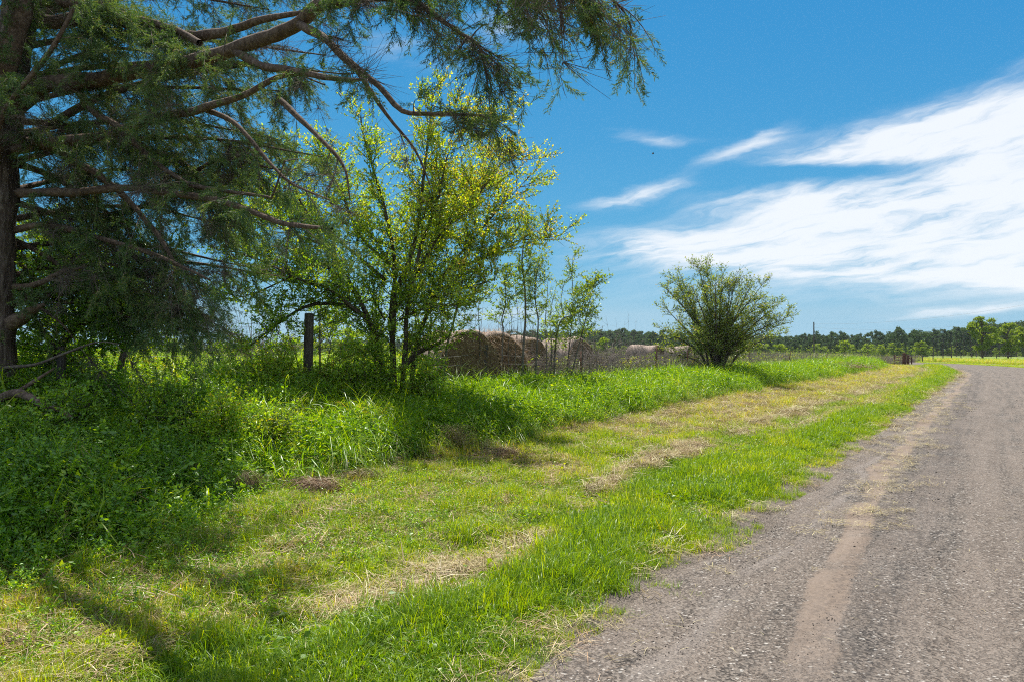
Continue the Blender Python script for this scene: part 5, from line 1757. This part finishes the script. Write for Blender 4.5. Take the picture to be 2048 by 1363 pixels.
dk = [dead_shrub(1, 1.5, 46), dead_shrub(2, 1.7, 60, 0.8), dead_shrub(3, 1.3, 64, 0.9, 1.2), dead_shrub(4, 2.2, 34, 0.7, 0.5, 0.006)]
DB = [(960, 20, 1.25, 3, 'bare grey shrub rising behind the nearest hay bale'), (1003, 18.6, 1.0, 2, 'dry grey stems in front of the shaggy bale'), (1040, 19.6, 1.2, 3, 'tall bare switches rising behind the tallest sapling'),
      (1062, 19.2, 1.1, 1, 'dry brush at the foot of the grey saplings'), (1098, 20.6, 1.2, 0, 'bare brush in front of the bale seen through the saplings'), (1128, 21.2, 1.0, 2, 'low arching dead brush under the forked sapling'),
      (1172, 22.0, 1.15, 1, 'tangled pale dead brush right of the saplings'), (1200, 22.6, 1.2, 2, 'broad mass of arching dead stems right of the sapling bale'), (1222, 24.5, 1.2, 0, 'dead brush midway between the saplings and the round bush'),
      (1245, 26, 1.1, 3, 'thin tall dead switches left of the pale-topped bale'), (1268, 28, 1.0, 1, 'dead brush in front of the pale-topped bale'), (1340, 30, 1.0, 2, 'dead brush touching the left side of the round bush'),
      (1290, 31, 0.9, 0, 'low dead brush before the middle of the pale-topped bale'), (430, 24, 1.3, 3, 'thin bare stems in the meadow, leftmost seen under the cedar'), (500, 22, 1.5, 3, 'bare stems in the meadow left of the wooden post'), (545, 26, 1.5, 1, 'spreading bare shrub in the meadow left of the wooden post')]
for i, (px, Y, s, kd, lab) in enumerate(DB):
    q = at(px, 720, Y)
    obj('dead_shrub', dk[kd], None, (q[0], q[1], ground(q[0], q[1])), None, lab, 'dead shrub', 'dead brush along the fence', (0, 0, i * 1.3)).scale = (s, s, s)

# brushy weeds between the bales and the bend: mixed brown and green, nobody could count them
bw = [dead_shrub(20 + i, 1.25, 40, 1.0, 0.9, 0.011) for i in range(3)]
gw = [src('brush_weed', M['bush_leaf'], lambda a: weed_fn(a, 1.1, 16, 0.11, 16, (0.1, 0.9))) for _ in range(2)]
nn = 5200
pxs = rs.uniform(1000, 1840, nn)
lat = 10.4 + 13 * rs.uniform(0, 1, nn) ** 1.5
Yw = np.array([on_line(p_, l_) for p_, l_ in zip(pxs, lat)])
xw = (pxs - CX) / F_PX * Yw
k = (Yw > 18.0 + 6 * (pxs > 1150)) & (Yw < 140) & ((pxs > 1150) | (rs.uniform(0, 1, nn) < 0.35))
xw, Yw, pxs = xw[k], Yw[k], pxs[k]
n = len(xw)
scatter('brushy_weeds', np.stack([xw, Yw, H(xw, Yw)], -1), np.stack([np.zeros(n), np.zeros(n), rs.uniform(0, 6.28, n)], -1), rs.uniform(0.5, 1.0, n), np.where(rs.uniform(0, 1, n) < 0.55, rs.randint(0, 3, n), 3 + rs.randint(0, 2, n)), bw + gw,
        rs.uniform(-0.2, 0.3, n), label='brown and green brush growing along the field fence', cat='brush')

# dead grass clumps ------------------------------------------------------
def dry_clump(name, label, px, py, h, lean, n, sp, mat, dirv, w=0.005, scale=1.0):
    Yd = None
    base = None
    for Yt in np.arange(4, 30, 0.05):
        q = at(px, py, Yt)
        if q[2] <= ground(q[0], q[1]):
            base = q
            break
    base[2] = ground(base[0], base[1])
    a = Acc()
    for _ in range(n):
        b = np.array((rs.normal(0, sp), rs.normal(0, sp * 0.7), 0))
        hh = h * rs.uniform(0.5, 1.2)
        d = unit(np.array(dirv) + rs.normal(0, 0.45, 3) * np.array((1, 1, 0)))
        t = np.linspace(0, 1, 7)[:, None]
        f = lean * rs.uniform(0.5, 1.2)
        path = b + np.array((0, 0, 1)) * hh * np.maximum(0.03, np.sin(np.minimum(t * math.pi * 0.5 * (1 + f * 0.9), math.pi * 0.98))) * 0.7 * (1 - 0.25 * t * f) + d * hh * f * 1.2 * t ** 1.3
        tube(a, path, np.linspace(w * 0.5, w * 0.2, 7), 3, rs.uniform(0, 1))
    o = thing(name, label, 'dry grass', base)
    obj('blades', a.mesh('blades', mat), o, kind='stuff')
    return o


dry_clump('dry_grass_clump', 'arched bundle of dead brown stalks lying beside the undergrowth', 650, 990, 0.30, 1.35, 300, 0.13, M['rust_straw'], (-1, -0.35, 0), 0.006)
dry_clump('dry_grass_clump', 'upright tuft of dead pinkish-brown grass at the edge of the tall grass', 915, 905, 0.55, 0.3, 300, 0.12, M['straw'], (-0.2, -0.5, 0), 0.005)
dry_clump('dry_grass_clump', 'flattened red-brown mat of dead grass right of the upright dead tuft', 985, 908, 0.13, 1.2, 420, 0.34, M['rust_straw'], (0.7, -0.5, 0), 0.005)
dry_clump('dry_grass_clump', 'small reddish dead tuft at the undergrowth edge left of the stalk bundle', 512, 990, 0.36, 0.5, 120, 0.06, M['rust_straw'], (-0.3, -0.5, 0), 0.005)
dry_clump('dry_grass_clump', 'pale bent grass tuft fanning right of the stalk bundle', 735, 965, 0.22, 1.2, 160, 0.14, M['straw'], (-0.9, -0.4, 0), 0.006)

# red-brown brush pile on the fence line far down
q = at(1672, 735, 44)
q[2] = ground(q[0], q[1])
o = thing('brush_pile', 'heap of reddish dead brush collapsed on the bank before the slanting posts', 'brush pile', q)
a = Acc()
for _ in range(900):
    b = np.array((rs.normal(0, 1.1), rs.normal(0, 0.8), 0.35 + abs(rs.normal(0, 0.14))))
    d = unit(rs.normal(size=3) * np.array((1, 1, 0.5)))
    t = np.linspace(0, 1, 4)[:, None]
    tube(a, b + d * t * rs.uniform(0.1, 0.4) + np.array((0, 0, -0.06)) * t ** 2, 0.007, 3, rs.uniform(0, 1))
obj('stems', a.mesh('stems', M['rust_straw']), o, kind='stuff')

# fallen branch at the foot of the cedar
pth = [at(-10, 800, 7.6), at(30, 786, 7.5), at(55, 792, 7.4), at(80, 806, 7.3), at(120, 818, 7.2), at(142, 836, 7.15)]
q = pth[0].copy()
o = thing('fallen_branch', 'thick crooked dead branch lying on the undergrowth beside the cedar trunk', 'branch', q)
bark_tube('limb', pth, [0.05, 0.048, 0.045, 0.04, 0.03, 0.02], M['cedar_limb'], o, 10, 0.12, q, 0.06)
bark_tube('twig', [pth[1], at(70, 760, 7.6), at(110, 735, 7.8)], [0.025, 0.018, 0.008], M['cedar_limb'], o, 7, 0.1, q, 0.08)

# ------------------------------------------------------------------ utility pole and wires
q = at(1628, 700, 171)
q[2] = ground(q[0], q[1])
o = thing('utility_pole', 'tall thin dark utility pole above the distant pines', 'utility pole', q)
a = Acc()
tube(a, np.array([(0, 0, -0.5), (0, 0, 4), (0, 0, 8.95)]), np.array((0.19, 0.17, 0.13)), 10)
a.add(np.vstack([a.V[0][-10:], [(0, 0, 9.0)]]), None, [(i, (i + 1) % 10, 10) for i in range(10)])
obj('pole', a.mesh('pole', M['post_wood']), o)
a = Acc()
tube(a, np.array([(0, 0, 7.5), (0.9, 0, 3.6), (1.6, 0, 0)]), 0.02, 4)
obj('guy_wire', a.mesh('guy_wire', M['wire']), o)
a = Acc()
tube(a, np.array([(0, -0.2, 8.1), (0, -0.2, 8.5)]), 0.09, 8)
obj('insulator', a.mesh('insulator', M['wire']), o)
top = q + np.array((0, -0.2, 8.5))
for k, e in enumerate((at(2180, 585, 120), at(2180, 622, 120))):
    s0 = top + (0, 0, -k * 0.9)
    t = np.linspace(0, 1, 24)[:, None]
    P = s0 * (1 - t) + e * t + np.array((0, 0, -1)) * 1.6 * 4 * t * (1 - t)
    a = Acc()
    tube(a, P - s0, 0.013, 4)
    obj('power_line', a.mesh('power_line', M['wire']), None, s0, None, ['upper thin power line sagging from the utility pole to the right', 'lower thin power line sagging from the utility pole to the right'][k], 'power line', 'power lines')

# bird ----------------------------------------------------------------
q = at(1306, 308, 55)
o = thing('bird', 'tiny dark bird flying alone in the blue sky', 'bird', q)
a = Acc()
tube(a, np.array([(-0.10, 0, -0.03), (-0.05, 0, 0), (0.02, 0, 0.01), (0.08, 0, 0.02), (0.11, 0, 0.02)]), np.array((0.006, 0.03, 0.036, 0.022, 0.004)), 8)
obj('body', a.mesh('body', M['bird'], smooth=True), o)
for sg in (-1, 1):
    a = Acc()
    V = np.array([(0.04, 0, 0.02), (-0.04, 0, 0.02), (-0.05, sg * 0.09, 0.10), (0.03, sg * 0.09, 0.11), (-0.06, sg * 0.16, 0.07)])
    a.add(np.vstack([V, V - (0, 0, 0.006)]), None, [(0, 1, 2), (0, 2, 3), (3, 2, 4), (5, 7, 6), (5, 8, 7), (8, 9, 7)])
    obj('wing', a.mesh('wing', M['bird']), o)

# ------------------------------------------------------------------ distant trees


def far_crown(seed, kind='pine', nleaf=1300, h=13.0):
    """far tree: trunk mesh + crown mesh, base at origin"""
    r = np.random.RandomState(seed)
    tr, cr = Acc(), Acc()
    tube(tr, np.array([(0, 0, -0.5), (r.normal(0, .1), 0, h * 0.5), (r.normal(0, .2), 0, h * 0.93)]), np.array((0.19, 0.14, 0.05)), 6)
    if kind == 'pine':
        nc = 17
        lo = 0.42
        cz = lo + (1 - lo) * r.uniform(0, 1, nc) ** 0.8
        rad = 2.3 * np.sqrt(np.clip(1 - ((cz - 0.68) / 0.36) ** 2, 0.05, 1)) * r.uniform(0.5, 1.1, nc)
        an = r.uniform(0, 6.28, nc)
        Cc = np.stack([np.cos(an) * rad, np.sin(an) * rad, cz * h], -1)
        cs = r.uniform(0.5, 1.05, nc)
    else:
        nc = 26
        lo = 0.25
        cz = lo + (1 - lo) * r.uniform(0, 1, nc) ** 0.9
        rad = h * 0.36 * np.sqrt(np.clip(1 - ((cz - 0.55) / 0.48) ** 2, 0.05, 1)) * r.uniform(0.3, 1.1, nc)
        an = r.uniform(0, 6.28, nc)
        Cc = np.stack([np.cos(an) * rad, np.sin(an) * rad, cz * h], -1)
        cs = r.uniform(0.55, 1.0, nc) * h / 9
    for c, s_ in zip(Cc, cs):
        tube(tr, np.array([(0, 0, max(0.5, c[2] * 0.75)), (c[0] * 0.5, c[1] * 0.5, c[2] * 0.88), tuple(c)]), np.array((0.07, 0.05, 0.02)), 4)
        k = int(nleaf / nc)
        P = c + unit(r.normal(size=(k, 3))) * (r.uniform(0.3, 1.0, (k, 1)) ** 0.6) * s_ * np.array((1.15, 1.15, 0.62))
        size = 0.62 if kind == 'pine' else (0.30 if nleaf > 2000 else 0.55)
        global rs
        leaves(cr, P, r.normal(size=(k, 3)), size * r.uniform(0.6, 1.3, k), 0.5, 0.3, np.clip(r.uniform(0, 0.6, k) + r.uniform(0, 0.3), 0, 1))
    return tr, cr


pine_protos = []
for i in range(7):
    tr, cr = far_crown(40 + i, 'pine', 1500, 13.0)
    tm = tr.mesh('trunk', M['brown_bark'])
    cm = cr.mesh('crown', M['pine'])
    pine_protos.append((tm, cm))


def put_far(name, protos, i, px, Y, h, h0, label, cat, group, wide=1.0):
    q = at(px, 706, Y)
    r = thing(name, label, cat, (q[0], q[1], ground(q[0], q[1])), group, (0, 0, rs.uniform(0, 6.28)))
    s = h / h0
    r.scale = (s * wide, s * wide, s)
    tm, cm = protos[i % len(protos)]
    obj('trunk', tm, r)
    obj('crown', cm, r)


# skyline of the pine wood in photo pixels (column, top row)
sky_px = [-60, 0, 200, 420, 600, 760, 900, 960, 1050, 1150, 1250, 1320, 1400, 1500, 1560, 1640, 1700, 1760, 1800, 1840, 1880, 1920, 1960, 2048, 2120]
sky_py = [694, 694, 694, 693, 692, 688, 676, 668, 664, 661, 660, 663, 668, 668, 671, 671, 676, 681, 674, 664, 662, 654, 648, 644, 644]
NP = 175


def far_label(px):
    for lim, w in ((420, 'seen beneath the cedar boughs'), (700, 'seen either side of the wooden post'), (1000, 'above the nearest hay bales'), (1300, 'between the saplings and the round bush'),
                   (1600, 'behind the round bush'), (1800, 'around the utility pole'), (1920, 'left of the lone pale tree'), (3000, 'in the tall grove behind the pale trees')):
        if px < lim:
            return 'dark pine of the distant wood, ' + w


for i in range(NP):
    px = -50 + (2110 + 50) * (i + rs.uniform(-0.4, 0.4)) / NP
    topy = np.interp(px, sky_px, sky_py) + rs.uniform(-3.5, 4.5)
    Y = np.interp(px, [0, 600, 900, 1300, 1700, 1850, 2048], [520, 500, 400, 330, 300, 250, 215]) * rs.uniform(0.95, 1.08)
    hh = (HORIZON - topy) / F_PX * Y + 1.2
    put_far('pine_tree', pine_protos, rs.randint(0, 7), px, Y, hh, 13.0, far_label(px), 'pine', 'pines of the distant wood', rs.uniform(0.85, 1.2))

# the mass of the wood behind them
wk = [c for _, c in pine_protos]
nn = 700
pxs = rs.uniform(-80, 2130, nn)
Yw = np.interp(pxs, [0, 600, 900, 1300, 1700, 1850, 2048], [520, 500, 400, 330, 300, 250, 215]) * rs.uniform(1.1, 1.45, nn)
tp = np.interp(pxs, sky_px, sky_py) + rs.uniform(1, 9, nn)
hh = (HORIZON - tp) / F_PX * Yw + 1.2
P = np.stack([(pxs - CX) / F_PX * Yw, Yw, np.zeros(nn)], -1)
P[:, 2] = H(P[:, 0], P[:, 1])
scatter('pine_wood', P, np.stack([np.zeros(nn), np.zeros(nn), rs.uniform(0, 6.28, nn)], -1), np.stack([hh / 13 * 1.15] * 2 + [hh / 13], -1), rs.randint(0, 7, nn), wk, rs.uniform(-0.1, 0.15, nn),
        label='continuous dark pine wood closing the horizon behind the field', cat='wood')
# brush and young growth at the foot of the wood
nn = 2600
pxs = rs.uniform(-80, 2130, nn)
Yw = np.interp(pxs, [0, 600, 900, 1300, 1700, 1850, 2048], [520, 500, 400, 330, 300, 250, 215]) * np.where(pxs < 1850, rs.uniform(0.82, 1.1, nn), rs.uniform(1.1, 1.5, nn))
P = np.stack([(pxs - CX) / F_PX * Yw, Yw, np.zeros(nn)], -1)
P[:, 2] = H(P[:, 0], P[:, 1]) - 1.5
ok_ = [far_crown(80 + i, 'oak', 900, 7.0) for i in range(4)]
oak_protos = [(a_.mesh('trunk', M['brown_bark']), b_.mesh('crown', M['oak'])) for a_, b_ in ok_]
scatter('wood_edge_brush', P, np.stack([np.zeros(nn), np.zeros(nn), rs.uniform(0, 6.28, nn)], -1), rs.uniform(0.45, 0.85, nn), rs.randint(0, 5, nn), [oak_protos[0][1], oak_protos[1][1], pine_protos[0][1], pine_protos[1][1], oak_protos[2][1]], rs.uniform(-0.3, 0.1, nn),
        label='scrubby young growth along the foot of the distant wood', cat='scrub')

# nearer pale-leaved trees and bushes
big = [far_crown(90 + i, 'oak', 5200, 7.0) for i in range(2)]
big_protos = [(a_.mesh('trunk', M['brown_bark']), b_.mesh('crown', M['oak'])) for a_, b_ in big]
put_far('oak_tree', big_protos, 0, 1965, 120, 7.4, 7.0, 'largest pale green tree standing alone beyond the bend', 'tree', 'pale trees beyond the bend', 1.0)
put_far('oak_tree', big_protos, 1, 2016, 128, 6.6, 7.0, 'second pale green tree right of the lone largest one', 'tree', 'pale trees beyond the bend', 1.0)
put_far('oak_tree', big_protos, 0, 2052, 122, 5.8, 7.0, 'pale green tree cut by the right edge of the photo', 'tree', 'pale trees beyond the bend', 1.0)
put_far('oak_tree', big_protos, 1, 1842, 165, 3.9, 7.0, 'low pale green tree on the verge left of the far fence', 'tree', 'pale trees beyond the bend', 1.3)
FB = [(640, 62, 3.3, 'pale bushy tree seen behind the wooden post'), (700, 66, 3.2, 'pale bushy tree left of the leafy tree stems'), (590, 75, 2.6, 'low pale bush left of the wooden post in the field'), (745, 60, 3.0, 'pale bush behind the leafy tree trunk'),
      (820, 58, 2.6, 'pale bush between the leafy tree and the nearest bale'), (340, 95, 3.0, 'pale bush far across the meadow below the cedar'), (385, 105, 3.0, 'second pale bush far across the meadow below the cedar'), (440, 88, 2.4, 'small pale bush far across the meadow left of the bare shrubs'), (270, 100, 2.6, 'leftmost pale bush far across the meadow'),
      (1560, 120, 2.5, 'green bush in the brush right of the round bush'), (1690, 170, 4.2, 'fresh green tree right of the utility pole'), (1735, 190, 4.0, 'second fresh green tree nearer the fence corner'), (1210, 110, 3.4, 'dark green bush before the wood left of the pale-topped bale')]
for i, (px, Y, h, lab) in enumerate(FB):
    put_far('field_bush', oak_protos, i, px, Y, h, 7.0, lab, 'bush', 'bushes in the field', 1.35)

bpy.context.view_layer.update()
print('tris', sum(sum(max(1, p_.loop_total - 2) for p_ in o.data.polygons) if len(o.data.polygons) < 2000 else len(o.data.polygons) * 1.5 for o in sc.objects if o.type == 'MESH'))

# ------------------------------------------------------------------ the air
HAZE = 0.00012
hm, hg = mat_new('haze_air')
pv = hg.n('ShaderNodeVolumePrincipled')
pv.inputs['Color'].default_value = (0.86, 0.93, 1.0, 1)
pv.inputs['Density'].default_value = HAZE
pv.inputs['Anisotropy'].default_value = 0.0
ho = hg.n('ShaderNodeOutputMaterial')
hm.node_tree.links.new(pv.outputs[0], ho.inputs['Volume'])
x0, x1, y0, y1, z0, z1 = -1500.0, 1700.0, -90.0, 1700.0, -3.0, 19.0
V = np.array([(i, j, k) for k in (z0, z1) for j in (y0, y1) for i in (x0, x1)], float)
Fq = np.array([(0, 2, 3, 1), (4, 5, 7, 6), (0, 1, 5, 4), (2, 6, 7, 3), (0, 4, 6, 2), (1, 3, 7, 5)])
obj('haze', mesh_np('haze', V, Fq, hm), kind='stuff')
